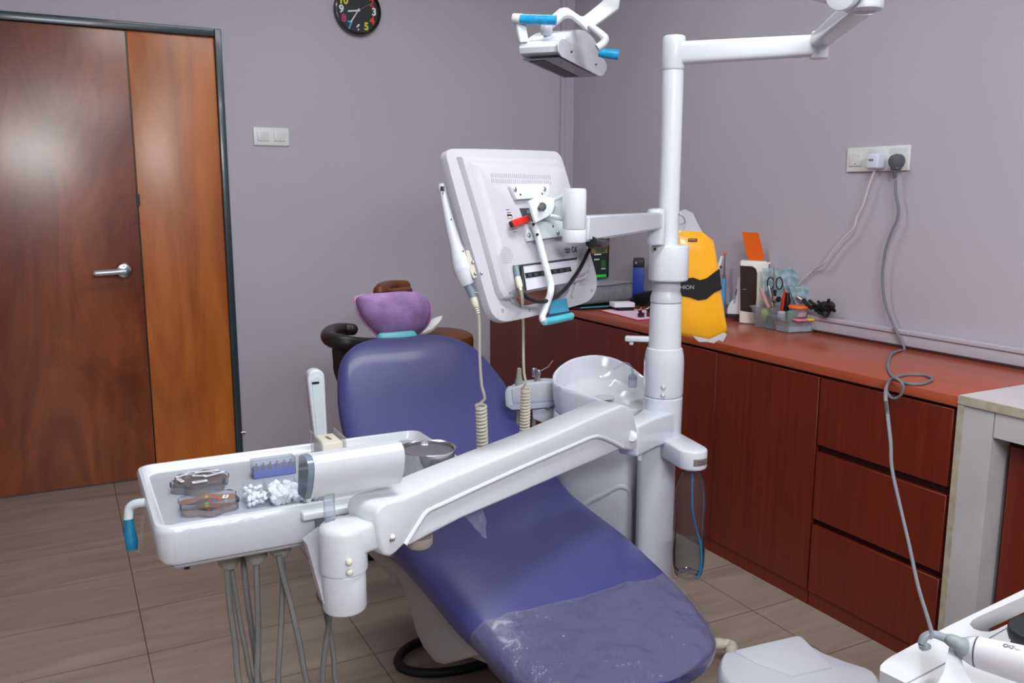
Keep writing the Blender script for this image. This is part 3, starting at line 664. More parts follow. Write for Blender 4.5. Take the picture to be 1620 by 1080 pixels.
# head
h0 = P(885, 75, 2.0); d1 = V((math.sin(math.radians(76.5)), math.cos(math.radians(76.5)), 0)); 
def vp_dir(x, y=308): 
    v_ = dirp(x, y); return V((v_.x, v_.y, 0)).normalized()
d1 = vp_dir(1335); d2 = V((-d1.y, d1.x, 0)); nn = V((d1.y, -d1.x, 0))
def LP(x, y): return onp(x, y, h0, nn)
pl = [(883.5, 70), (885, 64), (890, 61), (895, 62), (955, 93), (960, 101), (960, 110), (955, 119), (949, 121), (889, 90), (884, 82)]
B().poly([LP(x, y) for x, y in pl], nn*-.004+d2*0, .0015, 2).build('end_cap', WHITE2, k, ang=20)
dm = [(893, 62), (897, 55), (906, 49), (920, 47), (931, 52), (941, 63), (948, 78), (951, 92)]
B().poly(smooth([LP(x, y) for x, y in dm], 3)[:], d2*.095, .002, 2).build('housing_top', WHITE, k, ang=25)
body = [(886, 72), (887, 65), (892, 62), (953, 94), (956, 102), (956, 110), (951, 117), (945, 115), (891, 87), (887, 81)]
B().poly([LP(x, y)+d2*.004 for x, y in body], d2*.098, .002, 2).build('housing', WHITE, k, ang=25)
for x, y in ((903, 82), (942, 102)): B().cyl(LP(x, y)+nn*.004, LP(x, y)-nn*.002, .0022, n=8).build('screw_hole', BLACK, k)
wn = [LP(889, 89.5)+d2*.006, LP(947, 119.5)+d2*.006, LP(947, 119.5)+d2*.098, LP(889, 89.5)+d2*.098]
B().poly([p-Z_*.0005 for p in wn], V((0, 0, -.0016))).build('reflector_window', mat('reflector', (88, 86, 92), .12, metal=.3, coat=.6), k)
B().poly([LP(894, 90)*1+d2*.05, LP(944, 116)+d2*.05, LP(944, 116)+d2*.09, LP(894, 90)+d2*.09], V((0, 0, -.006))).build('lamp_bulb_cover', mat('lamp_dark', (50, 48, 50), .3), k)
q0, q1 = P(812+5, 30, 2.03), P(882, 31, 2.0)
B().cyl(P(811, 29, 2.03), P(828, 30, 2.022), .0112, n=18, bev=.003).build('handle_end', WHITE, k)
B().poly([P(x, y, 2.03) for x, y in ((817, 36), (832, 37), (837, 66), (823, 67))], V((.0, .016, 0)), .002).build('handle_post', WHITE, k)
B().tube([P(824, 30, 2.022), P(840, 31, 2.015), P(860, 31.5, 2.01), P(880, 32, 2.005)], [.0105, .0112, .0108, .0115], 14, k=3).build('blue_wrap', BLUE, k)
B().tube([P(948, 83, 2.09), P(962, 85, 2.085), P(979, 87, 2.08)], [.010, .0112, .0118], 14, k=3).build('blue_wrap', BLUE, k)

# ================================================================ delivery arm and tray
k = thing('delivery_unit', 'white instrument tray on a long slanting arm in front of the purple chair', 'delivery unit', P(545, 965, 1.47))
HC = P(543, 880, 1.47)
hub0 = V((HC.x, HC.y, 0))
def zh(y): return P(545, y, 1.47).z
arm_a, arm_b = P(605, 840, 1.52), P(1008, 680, 2.2)
ad = V(((arm_b-arm_a).x, (arm_b-arm_a).y, 0)).normalized(); an = V((ad.y, -ad.x, 0))
if an.dot(CAM-arm_a) < 0: an = -an
pa = arm_a+an*.036
def AP(x, y, o=0): return onp(x, y, pa+an*o, an)
up_o = [(596, 815), (601, 801), (612, 795), (640, 787), (700, 760), (780, 727), (860, 695), (940, 659), (985, 640), (996, 643), (1003, 652), (1007, 672), (1010, 700), (1009, 709), (1003, 713), (990, 711), (968, 698), (950, 691), (935, 692), (900, 707), (840, 733), (760, 769), (700, 797), (682, 803), (672, 812), (660, 830), (648, 848), (640, 862), (628, 874), (618, 881), (608, 878), (603, 866)]
up_o = [(x, y) for x, y in up_o]
B().poly([AP(x, y) for x, y in up_o], an*-.078, .0065, 3).build('arm_cover', WHITE, k)
B().box(AP(599, 806, -.039), (.003, .06, .026), basis(ad, -an, Z_)).build('cover_end_shade', mat('cover_shade_dark', (40, 38, 38), .6), k)  # dark plate paints the shade of a hollow end on the solid cover
lo_o = [(640, 862), (648, 848), (660, 830), (672, 812), (690, 796), (760, 764), (840, 728), (900, 702), (935, 686), (955, 686), (985, 705), (983, 710), (960, 720), (900, 746), (800, 790), (730, 820), (680, 846), (650, 862)]
B().poly([AP(x, y, -.005) for x, y in lo_o], an*-.064, .005, 3).build('lower_arm', WHITE, k)
gr = [(641, 861), (650, 846), (661, 829), (673, 811), (686, 803), (700, 797), (760, 769), (840, 733), (900, 707), (935, 692), (950, 691), (968, 698), (985, 707)]
B().tube([AP(x, y, .0) for x, y in gr], .0045, 8, k=4).build('edge_bead', WHITE, k)
B().cyl(AP(619, 850, .001), AP(619, 850, -.004), .0075, n=20, bev=.001).build('pivot_bolt', STEEL, k)
B().cyl(AP(1000, 690, .005), AP(1000, 690, -.004), .0135, n=24, bev=.003).build('pivot_cap', WHITE, k)
c = AP(660, 858, -.036)
B().lathe([(.022, 0), (.026, .006), (.026, .02)], c-Z_*.008+ad*.005, n=24).build('brake_knob', mat('beige_rubber', (160, 148, 142), .6), k)
# neck of the arm at the column
cn = CO(0); e0 = arm_b-ad*.045
zt_, zb_ = zc(645), zc(692)
dr = (V((e0.x, e0.y, 0))-V((CX, CY, 0))); dl = dr.length; dr.normalize(); sd = V((dr.y, -dr.x, 0))
B().poly([V((CX, CY, zb_))+sd*.05, V((CX, CY, zb_))-sd*.05, V((CX, CY, zb_))+dr*(dl*.5)-sd*.03, V((CX, CY, zb_))+dr*dl-sd*.028, V((CX, CY, zb_))+dr*dl+sd*.028, V((CX, CY, zb_))+dr*(dl*.5)+sd*.03], V((0, 0, zt_-zb_)), .008, 3).build('arm_root', CERAM, k)
# front joint
ru = 37*1.47/FPX
B().lathe([(ru*1.02, zh(900)), (ru*1.04, zh(896)), (ru*1.0, zh(835)), (ru*.97, zh(828)), (ru*.8, zh(822)), (ru*.4, zh(819.5))], hub0, n=44).build('front_joint', WHITE, k)
jb = V((arm_a.x, arm_a.y, 0))+ad*.03; dq = (jb-hub0).normalized(); sq = V((dq.y, -dq.x, 0))
zz0, zz1 = zh(874), zh(824)
B().poly([V((hub0.x, hub0.y, zz0))+sq*ru*.98, V((hub0.x, hub0.y, zz0))-sq*ru*.98, V((jb.x, jb.y, zz0))-sq*.026, V((jb.x, jb.y, zz0))+sq*.026], V((0, 0, zz1-zz0)), .009, 3).build('joint_link', WHITE, k)
B().lathe([(ru*.9, zh(967)), (ru*.95, zh(963)), (ru*.94, zh(906)), (ru*.93, zh(903)), (ru*.88, zh(901))], hub0, n=44).build('lower_joint', WHITE, k)
for yy in (873, 890): B().ball(hub0+V((0, 0, zh(yy)))+(CAM-hub0).xy.normalized().to_3d()*ru*.98+rt*.010, .0062, (1, 1, 1)).build('screw_cap', CREAM, k)
# tray
TX0, TX1, TY0, TY1, TZ = .103, .722, 1.480, 1.872, .80
def rrect(x0, x1, y0, y1, r, n=6):
    o = []
    for cx_, cy__, a0_ in ((x1-r, y1-r, 0), (x0+r, y1-r, 90), (x0+r, y0+r, 180), (x1-r, y0+r, 270)):
        for i in range(n+1):
            t_ = math.radians(a0_+90*i/n); o.append((cx_+r*math.cos(t_), cy__+r*math.sin(t_)))
    return o
def rring(ins, z, r=.03, dy=0): return [V((x, y, z)) for x, y in rrect(TX0+ins, TX1-ins, TY0+ins+dy, TY1-ins, max(r-ins*.5, .012))]
B().loft([rring(.03, TZ-.074), rring(.012, TZ-.072), rring(.005, TZ-.062), rring(.0, TZ-.012), rring(0, TZ-.005), rring(.003, TZ), rring(.009, TZ+.001), rring(.013, TZ-.003), rring(.017, TZ-.014), rring(.022, TZ-.017)]).build('tray', WHITE, k)
B().poly([V((x, y, TZ-.0168)) for x, y in rrect(TX0+.022, TX1-.022, TY0+.022, TY1-.022, .02)], (0, 0, .0006)).build('tray_floor', mat('tray_floor_grey', (168, 172, 184), .4), k)  # thin sheet giving the tray floor a greyer tone than the rim
B().bb((.13, 1.50, TZ-.084), (.52, 1.84, TZ-.07), .006).build('underside', mat('tray_under', (170, 172, 178), .45), k)
B().cyl((.155, 1.535, TZ-.10), (.155, 1.535, TZ-.07), .005, n=12).build('knob', DGREY, k)
B().bb((.37, 1.468, TZ-.066), (.455, 1.482, TZ-.02), .003).build('front_recess', mat('recess_grey', (105, 112, 122), .5), k)
B().bb((.345, 1.462, TZ-.022), (.50, 1.485, TZ-.008), .003).build('front_rail', WHITE, k)
B().cyl((.385, 1.46, TZ-.045), (.385, 1.47, TZ-.045), .011, n=20).build('rail_knob', DGREY, k)
# bracket below the tray
q = [P(486, 862, 1.50), P(512, 842, 1.49), P(516, 905, 1.47), P(520, 962, 1.46), P(512, 955, 1.46)]
B().poly(q, (0, .035, 0), .002, 2).build('tray_bracket', WHITE, k)
# side handle
hd = 1.60
B().tube([P(x, y, hd) for x, y in ((240, 795), (228, 795), (214, 797), (205, 804), (203, 822))], .0085, 14, k=5).build('side_handle', mat('handle_white', (205, 214, 220), .35), k)
B().tube([P(x, y, hd) for x, y in ((203, 821), (205, 840), (208, 856), (209, 869))], [.0088, .0098, .0105, .0092], 14, k=4, sx=1.05).build('sleeve', BLUED, k)
# instrument holders and hoses
def hose(pts, d0, r, top=None):
    q_ = ([V(top)] if top else [])+[P(x, y, d0) for x, y in pts]; e_ = q_[-1]; pv_ = (q_[-1]-q_[-2]).normalized()
    q_ += [e_+pv_*.12+V((.02, .01, 0)), V((e_.x+.08, e_.y+.03, .16)), V((e_.x+.22, 1.62, .05)), V((.85, 1.64, .03)), V((1.04, 1.72, .04))]
    B().tube(q_, r, 9, k=4).build('hose', HOSE, k)
for x, y in ((362, 884), (405, 876), (443, 866)):
    c = P(x, y, 1.62)
    B().lathe([(.006, -.018), (.014, -.016), (.02, -.006), (.0215, .004), (.0215, .02)], c, n=24).build('holder', HOLD, k)
hose([(359, 893), (363, 951), (372, 1018), (378, 1080)], 1.62, .0060)
hose([(365, 893), (378, 973), (389, 1030), (399, 1080)], 1.64, .0050)
hose([(384, 880), (392, 951), (403, 1029), (411, 1080)], 1.66, .0058)
hose([(405, 884), (408, 973), (408, 1029), (407, 1080)], 1.62, .0056)
hose([(446, 878), (447, 929), (443, 1018), (440, 1080)], 1.62, .0054)
hose([(441, 878), (447, 907), (459, 951), (474, 1018), (486, 1080)], 1.60, .0056)
hose([(505, 930), (512, 957), (521, 995), (528, 1040), (531, 1080)], 1.72, .0054, (.44, 1.62, .725))
hose([(527, 940), (523, 967), (514, 1029), (510, 1080)], 1.70, .0056, (.475, 1.60, .725))
# film viewer box
k3 = thing('film_viewer', 'white curved box with dark glass side standing over the front edge of the tray', 'viewer', P(565, 795, 1.50))
v0 = P(565, 755, 1.455); vn = V((.06, -1, 0)).normalized(); vx = V((-vn.y, vn.x, 0))
A_ = [onp(x, y, v0, vn) for x, y in ((498, 725), (640, 697))]
tl, tr, br, bl = [onp(x, y, v0, vn) for x, y in ((496, 728), (638, 706), (640, 768), (496, 793))]
def sect(p_top, p_bot):
    Hh = (p_top-p_bot).length; o = []
    for a_, b_ in ((0, 1), (.004, .93), (.006, .8), (.004, .6), (-.001, .35), (-.010, .12), (-.016, 0)):
        o.append(p_bot.lerp(p_top, b_)+vn*a_)
    o2 = [p_bot.lerp(p_top, b_)-vn*a_ for a_, b_ in ((.05, .0), (.048, .5), (.045, .95), (.03, 1.06), (.008, 1.07))]
    return o+o2
B().loft([sect(tl, bl), sect(tr, br)]).build('case', WHITE, k3, ang=25)
B().loft([[p-vx*.0105 for p in sect(tl, bl)], [p-vx*.0008 for p in sect(tl, bl)]]).build('glass_side', mat('smoke_glass', (120, 135, 155), .1, coat=.4), k3, ang=25)
B().box(onp(527, 806, v0, vn)-vn*.02, (.018, .014, .05), None, .003).build('stem', CLEAR2, k3)
# cream box with clear sides
c0 = on(520, 708, 2, TZ+.03); 
k4 = thing('film_box', 'small cream box with clear plastic side panels behind the white viewer box', 'box', V((c0.x, c0.y, TZ-.017)))
x0_, x1_ = on(507, 700, 1, c0.y).x, on(539, 700, 1, c0.y).x
B().box(((x0_+x1_)/2, c0.y+.02, TZ+.015), (x1_-x0_, .075, .058), None, .002).build('cream_block', mat('cream_box', (226, 220, 205), .6), k4)
for x_ in (x0_-.004, x1_+.004): B().box((x_, c0.y+.018, TZ+.019), (.0018, .088, .07), None).build('side_panel', mat('panel_clear', (205, 206, 212), .2, alpha=.4), k4)
B().box(((x0_+x1_)/2+.002, c0.y+.024, TZ+.0443), (.006, .026, .0006), rotm('Z', .12)).build('slot_label', mat('brown_grey', (110, 100, 98), .5), k4)
# steel bowl
bw = on(677, 709, 2, TZ+.047); R_ = .0575
k5 = tag(B().lathe([(.01, 0), (R_*.78, 0), (R_*.86, .006), (R_*.9, .02), (R_*.93, .06), (R_*1.0, .062), (R_*1.005, .0645), (R_*.99, .0655), (R_*.91, .0635), (R_*.88, .02), (R_*.8, .004), (.01, .003)], V((bw.x, bw.y, TZ-.0165)), n=56).build('steel_bowl', STEELD), 'round stainless steel bowl with a rolled rim on the right end of the tray', 'bowl')
B().lathe([(.001, 0), (R_*.89, 0), (R_*.895, .002), (.001, .0022)], V((bw.x, bw.y, TZ+.040)), n=48).build('liquid', mat('bowl_liquid', (112, 110, 118), .3), k5)
# flower-shaped bur boxes
ZT = TZ-.0165
def lobes(cx_, cy__, r, a_, n=6, amp=.1, z=0, rot=0): return [V((cx_+r*(1+amp*math.cos(n*t_))*math.cos(t_+rot), cy__+r*a_*(1+amp*math.cos(n*t_))*math.sin(t_+rot), z)) for t_ in [2*PI*i/60 for i in range(60)]]
def burbox(px, py, rot, label, seed, labels):
    random.seed(seed); c = on(px, py, 2, ZT+.02); kk = thing('bur_box', label, 'box', V((c.x, c.y, ZT)), 'round bur boxes on the tray')
    r = .050
    B().loft([lobes(c.x, c.y, r*.97, .86, z=ZT, rot=rot), lobes(c.x, c.y, r, .86, z=ZT+.002, rot=rot), lobes(c.x, c.y, r, .86, z=ZT+.014, rot=rot)]).build('tub', CLEAR2, kk)
    B().loft([lobes(c.x, c.y, r*1.04, .86, z=ZT+.0145, rot=rot), lobes(c.x, c.y, r*1.04, .86, z=ZT+.021, rot=rot), lobes(c.x, c.y, r*.98, .86, z=ZT+.0235, rot=rot)]).build('lid', CLEAR, kk)
    t_ = B(); 
    for i in range(26):
        a_ = random.uniform(0, 6.28); q_ = random.uniform(.1, .85)*r
        p_ = V((c.x+q_*math.cos(a_), c.y+q_*.86*math.sin(a_), ZT+.004)); t_.cyl(p_, p_+V((random.uniform(-.006, .006), random.uniform(-.006, .006), .009)), .0016, .0022, 7)
    o_ = t_.build('burs', mat('bur_brown', (120, 72, 66), .5), kk); o_['kind'] = 'stuff'
    if not labels:
        for j, cc_ in enumerate(((210, 50, 60), (60, 120, 200), (90, 190, 80), (215, 70, 70), (220, 190, 80), (200, 60, 60))):
            a_ = random.uniform(0, 6.28); q_ = random.uniform(.1, .7)*r
            B().ball((c.x+q_*math.cos(a_), c.y+q_*.86*math.sin(a_), ZT+.014), .0045, (1, 1, .7), sub=1).build('bead', mat('bead%d' % j, cc_, .4), kk)
    B().loft([lobes(c.x, c.y, r*.93, .86, z=ZT+.0006, rot=rot), lobes(c.x, c.y, r*.93, .86, z=ZT+(.019 if labels else .006), rot=rot)]).build('tray_insert', mat('insert%d' % labels, (98, 84, 86) if labels else (140, 106, 96), .6), kk)
    lb_ = [(-.03, .024, .022, .006, 35), (.018, .03, .036, .006, -8), (.028, .004, .034, .005, 22), (-.004, -.03, .022, .008, 2), (-.036, -.006, .018, .006, 105), (0, .008, .02, .005, -25), (-.004, .038, .022, .004, -10)] if labels else [(.028, -.012, .012, .008, 70)]
    for x_, y_, a_, b_, g_ in lb_:
        B().box((c.x+x_, c.y+y_, ZT+.0242), (a_*1.25, b_*1.15, .0012), rotm('Z', math.radians(g_))).build('label', PAPERW, kk)
        B().box((c.x+x_, c.y+y_, ZT+.0249), (a_*.8, b_*.25, .0003), rotm('Z', math.radians(g_))).build('print_mark', DGREY, kk)
burbox(316, 757, .2, 'lobed clear box with dark lid and many white paper strips, farther one on the tray', 3, 1)
burbox(330, 789, .5, 'lobed clear box of coloured burs with a single label, nearer one on the tray', 4, 0)
# blue bur block with clear lid
a_, b_ = on(402, 758, 2, ZT), on(466, 747, 2, ZT)
kk = thing('bur_block', 'clear lidded block with six blue compartments and upright burs', 'box', V(((a_.x+b_.x)/2, a_.y+.015, ZT)))
xm = (a_.x+b_.x)/2; ym = (a_.y+b_.y)/2+.01; L_ = (b_.x-a_.x)
B().box((xm, ym, ZT+.009), (L_, .03, .018), None, .002).build('blue_base', mat('block_blue', (28, 70, 205), .4), kk)
B().box((xm, ym, ZT+.018), (L_+.003, .034, .036), None, .003).build('lid', CLEAR2, kk)
for i in range(6):
    x_ = xm-L_/2+L_*(i+.5)/6
    B().cyl((x_, ym-.008, ZT+.014), (x_, ym-.008, ZT+.031), .0016, n=8).lathe([(.0042, 0), (.0042, .010), (.002, .012)], (x_-.002, ym-.012, ZT+.016), n=10).build('bur', mat('bur_steel', (90, 92, 100), .4), kk)
# cotton dispensers
def cotton(pxa, pya, pxb, label, n_, r_, seed, name='cotton_box', dep_=.058):
    random.seed(seed); a_ = on(pxa, pya, 2, ZT); b_ = on(pxb, pya-(pxb-pxa)*.13, 2, ZT); L_ = b_.x-a_.x; xm = (a_.x+b_.x)/2; y0_ = (a_.y+b_.y)/2
    kk = thing(name, label, 'box', V((xm, y0_+dep_/2, ZT)), 'clear cotton dispensers')
    B().loft([[V((x_, y_, z_)) for y_, z_ in ((y0_, ZT), (y0_, ZT+.022), (y0_+dep_, ZT+.036), (y0_+dep_, ZT))] for x_ in (xm-L_/2, xm+L_/2)]).build('case', CLEAR, kk)
    t_ = B()
    for i in range(n_):
        y_ = random.uniform(.006, dep_-.006); zx = .020+.014*y_/dep_
        t_.ball((xm+random.uniform(-.43, .43)*L_, y0_+y_, ZT+random.uniform(.004, zx-r_*.6)), r_*random.uniform(.8, 1.2), sub=2, nz=.35, ns=25)
    o_ = t_.build('cotton', COTTON, kk); o_['kind'] = 'stuff'
cotton(393, 805, 428, 'narrow clear box of small cotton pellets at the front of the tray', 60, .0042, 1)
cotton(430, 801, 478, 'wider clear box of cotton balls beside the narrow pellet box', 46, .0075, 2)
cotton(481, 797, 512, 'clear box of cotton rolls, partly hidden by the white viewer box', 30, .0075, 5)
# plastic wrap round the tray's left half
t = B(); ring0 = []
for xx in [TX0-.006+.012*0]: pass
secs = []
for i in range(22):
    x_ = TX0+.03+(.36)*i/21; r0 = []
    for y_, z_ in ((TY0-.003, TZ-.064), (TY0-.005, TZ-.055), (TY0-.005, TZ-.03), (TY0-.004, TZ-.004), (TY0+.004, TZ+.004), (TY0+.1, TZ+.0062), (TY0+.2, TZ+.0066), (TY0+.3, TZ+.0062), (TY1-.004, TZ+.004), (TY1+.004, TZ-.005)):
        nz = noise.noise(V((x_*30, y_*24, z_*30)))*.0028
        r0.append(V((x_, y_-abs(nz)*(1 if z_ < TZ else 0), z_+(abs(nz)*.5 if z_ > TZ else 0))))
    secs.append(r0)
# kept on the front and rim only: the top would bury the boxes
secs = [s_[:5] for s_ in secs]
t.loft(secs, False, False); bmesh.ops.solidify(t.bm, geom=t.bm.faces[:], thickness=.0004)
tag(t.build('plastic_wrap', mat('thin_wrap', (225, 230, 245), .12, alpha=.10, spec=1, bump=.6, bscale=50), ang=80), 'thin clear plastic film stretched round the front of the white tray', 'plastic wrap')
tag(B().sheet([P(232, 800, 1.60), P(226, 800, 1.61), P(213, 872, 1.62), P(222, 876, 1.61)], 8, .0004, .006, 60).build('wrap_end', MATS['thin_wrap']), 'loose end of clear film hanging off the left end of the tray', 'plastic wrap')
tag(B().sheet([AP(735, 815, -.06), AP(765, 805, -.06), AP(772, 852, -.06), AP(764, 850, -.06)], 8, .0004, .008, 50).build('film_scrap', mat('scrap_film', (215, 215, 240), .1, alpha=.25, spec=1, bump=.5, bscale=30)), 'small scrap of clear film hanging below the middle of the slanting arm', 'plastic wrap')
MU, MV = (.894, .448, .021), (.215, -.218, -.952)
M0 = P(703, 233, 1.575)
# ================================================================ monitor on its arm
mu = V(MU).normalized(); mv = V(MV); mv = (mv-mu*mu.dot(mv)).normalized(); mn = mu.cross(mv)
if mn.dot(CAM-V(M0)) < 0: mn = -mn
m0 = V(M0)
def MP(x, y, h=0): return onp(x, y, m0+mn*h, mn)
k = thing('monitor', 'white-backed monitor hung from the column, its back to the camera', 'monitor', MP(850, 510))
OUTL = [(715, 234.2), (874, 238.5), (883, 241), (890, 252), (902, 295), (917, 345), (933, 398), (945, 440), (944, 458), (934, 475), (915, 483), (860, 496), (808, 508), (793, 508), (781, 500), (774, 486), (764, 452), (744, 385), (720, 300), (708, 254), (706, 245), (708, 238)]
HOLE = [(814, 466), (818, 478), (826, 484), (856, 478.5), (893, 471.5), (900, 462), (903, 449), (860, 457)]
FM = basis(mu, mn.cross(mu), mn)
def m2(x, y):
    q_ = FM.transposed() @ (MP(x, y)-m0); return (q_.x, q_.y)
O2 = [tuple(p) for p in chaikin([m2(x, y) for x, y in OUTL])]
H2 = [tuple(p) for p in chaikin([m2(x, y) for x, y in HOLE])]
B().plate([O2, H2], FM, m0-mn*.0075, .015, .003).build('frame', MONW, k, ang=50)
SH = [(722, 249), (873, 252.5), (882, 258), (896, 300), (911, 350), (927, 410), (930, 432), (922, 444), (905, 449), (860, 457), (815, 466), (811, 470), (800, 476), (790, 474), (782, 460), (766, 400), (748, 335), (726, 262)]
base = [MP(x, y, .0) for x, y in SH]; cen = sum(base, V())/len(base)
def sring(s_, h): return [cen+(MP(x, y, 0)-cen)*s_+mn*h for x, y in SH]
B().loft([sring(1.0, -.004), sring(1.0, .004), sring(.985, .011), sring(.955, .014), sring(.92, .0145), sring(.86, .026), sring(.84, .028), sring(.02, .0285)]).build('back_cover', MONW, k, ang=35)
TOPH = .0285
def pp_(pts, h0, h1, nm, m, kk=k, bev=0, R=None):
    return B().poly([MP(x, y, h0) for x, y in pts], mn*(h1-h0), bev, 2).build(nm, m, kk)
# vents as two rows of slits, speaker dots
t = B()
for r_ in range(2):
    for i in range(31):
        x = 776+i*3.1+r_*1.5; y = 277+i*.12+r_*9
        t.poly([MP(x, y-3.4, TOPH), MP(x+.7, y-3.4, TOPH), MP(x+1.9, y+3, TOPH), MP(x+1.2, y+3, TOPH)], mn*.0004)
t.build('vent_slits', mat('vent_grey', (168, 166, 178), .6), k)
t = B()
for i in range(8):
    for j in range(9):
        x, y = 791+j*2.3+i*.4, 392+i*3.3
        if (j-4)**2+(i-3.5)**2 < 18: t.box(MP(x, y, TOPH), (.0016, .0016, .0006), FM)
for i in range(5):
    for j in range(5):
        x, y = 914+j*2+i*.7, 388+i*3.2
        t.box(MP(x, y, TOPH-.004), (.0016, .0016, .0006), FM)
t.build('speaker_dots', MATS['vent_grey'], k)
# label, ports, marks
pp_([(821.5, 329.5), (846, 329), (852, 349), (829, 350)], TOPH, TOPH+.0006, 'rating_label', mat('label_dark', (62, 66, 74), .4))
B().text('XR-1', basis(mu, mn.cross(mu), mn), MP(838, 335, TOPH+.0009), .010, .0002).build('label_print', MATS['vent_grey'], k)
pp_([(802, 339), (809, 339), (810.5, 344), (804, 345)], TOPH, TOPH+.0008, 'port', BLACK)
pp_([(803.5, 342), (809, 342), (810, 344), (804, 344.5)], TOPH+.0008, TOPH+.0012, 'port_lip', CREAM)
for a_ in ((800, 331.5, 806, 331), (802, 336, 808, 335.5), (810, 362, 817, 361.5), (811, 366.5, 818, 366)):
    pp_([(a_[0], a_[1]), (a_[2], a_[3]), (a_[2], a_[3]+.7), (a_[0], a_[1]+.7)], TOPH, TOPH+.0004, 'mark', DGREY)
def ringm(cx_, cy__, rx, n_=24): return [MP(cx_+rx*math.cos(t_)*1.0, cy__+rx*.9*math.sin(t_)+rx*.1*math.cos(t_), TOPH+.0004) for t_ in [2*PI*i/n_ for i in range(n_+1)]]
B().tube(ringm(897.5, 396, 5), .0003, 4).build('seal_print', DGREY, k)
B().text('MADE IN', FM, MP(897.5, 394.5, TOPH), .0042, .0006).text('CHINA', FM, MP(897.8, 398.3, TOPH), .0042, .0006).build('seal_print', DGREY, k)
B().text('C', FM, MP(906.5, 395, TOPH), .016, .0006).text('\u20ac', FM, MP(911.2, 395.5, TOPH), .015, .0006).build('ce_mark', DGREY, k)
# port recess
pp_([(811, 420), (913, 407), (905, 440), (900, 447), (830, 460), (824, 458)], TOPH-.004, TOPH+.0008, 'port_recess', mat('recess_light', (205, 204, 216), .5))
pp_([(811, 420), (913, 407), (912, 410.5), (826, 421), (827, 424), (813, 425)], TOPH+.001, TOPH+.0018, 'recess_shadow_lip', mat('recess_shade_dark', (52, 50, 56), .6))  # this strip and the next paint the recess's shade on a flat plate
pp_([(812, 422), (827, 421), (832, 452), (833, 459), (824, 459)], TOPH+.001, TOPH+.0018, 'recess_side_shade', MATS['recess_shade_dark'])
pp_([(830, 432), (902, 422), (904, 429), (832, 440)], TOPH+.001, TOPH+.002, 'port_strip', BLACK)
t = B()
for i in range(7): t.box(MP(838+i*10, 435-i*1.4, TOPH+.0022), (.012, .006, .0014), FM)
t.build('sockets', DGREY, k)
for x, y in ((794.5, 491), (837.5, 490.5), (935.5, 459.5)):
    B().cyl(MP(x, y, .0), MP(x, y, .0012), .0035, n=14).build('screw_hole', GREYM, k)
# lower moulding between the cover and the hole
t = B(); t.tube([MP(x, y, .003) for x, y in ((812, 478), (800, 462), (796, 456), (786, 455))], .003, 6, k=4); t.tube([MP(x, y, .003) for x, y in ((905, 470), (909, 457), (915, 443), (922, 441))], .003, 6, k=4); t.build('moulding', MONW, k)
t = B()
for i in range(5): 
    for (x, y) in ((806+i*2.2, 444.5-i*.4), (806+i*2.2, 460-i*.4), (921+i*2.2, 428-i*.4), (921+i*2.2, 443-i*.4)):
        t.poly([MP(x, y, TOPH-.012), MP(x+.6, y, TOPH-.012), MP(x+1.4, y+5, TOPH-.012), MP(x+.8, y+5, TOPH-.012)], mn*.001)
t.build('side_vents', MATS['vent_grey'], k)
# mounting bracket
BRK = mat('bracket_white', (216, 222, 226), .35)
br = pp_([(803, 295), (806, 293), (864, 292.5), (864, 312), (838, 315.5), (813, 317)], TOPH, TOPH+.008, 'bracket', BRK, bev=.001)
br2 = pp_([(827, 356), (850, 352), (884, 350), (890, 354), (890, 374), (832, 383), (830, 379)], TOPH, TOPH+.008, 'bracket', BRK, bev=.001)
for x, y in ((815, 299.5), (861.5, 299)): B().ball(MP(x, y, TOPH+.009), .0052, (1, 1, .5), FM).build('screw', STEEL, br)
for x, y in ((837, 372), (883, 368)): B().ball(MP(x, y, TOPH+.009), .0052, (1, 1, .5), FM).build('screw', STEEL, br2)
for x, y in ((823, 308), (857.5, 306.5)): B().cyl(MP(x, y, TOPH+.008), MP(x, y, TOPH+.0086), .0024, n=10).build('screw_hole', DGREY, br)
B().cyl(MP(874.5, 358, TOPH+.008), MP(874.5, 358, TOPH+.0086), .0024, n=10).build('screw_hole', DGREY, br2)
hg = [(837.6, 316), (845, 311), (858, 309.5), (868, 314), (874, 323), (873, 336), (866, 344), (848, 352)]
B().poly([MP(x, y, TOPH+.038) for x, y in [(837.6, 317), (850, 311.5)]+[(857+17*math.cos(math.radians(t_)), 328+17.5*math.sin(math.radians(t_))) for t_ in range(-95, 66, 10)]+[(848, 352)]], mn*-.006, .001, 2).build('hinge_plate', BRK, k)
B().poly([MP(x, y, TOPH+.008) for x, y in ((846, 314), (860, 317), (866, 328), (860, 342), (850, 346))], mn*.022, .002, 2).build('hinge_body', BRK, k)
B().cyl(MP(857.5, 327, TOPH+.038), MP(857.5, 327, TOPH+.040), .0085, n=24).build('washer', DGREY, k)
B().cyl(MP(856.5, 327, TOPH+.039), MP(856.5, 327, TOPH+.047), .0068, n=6).cyl(MP(856, 327, TOPH+.047), MP(856, 327, TOPH+.052), .004, n=14).build('bolt', STEEL, k)
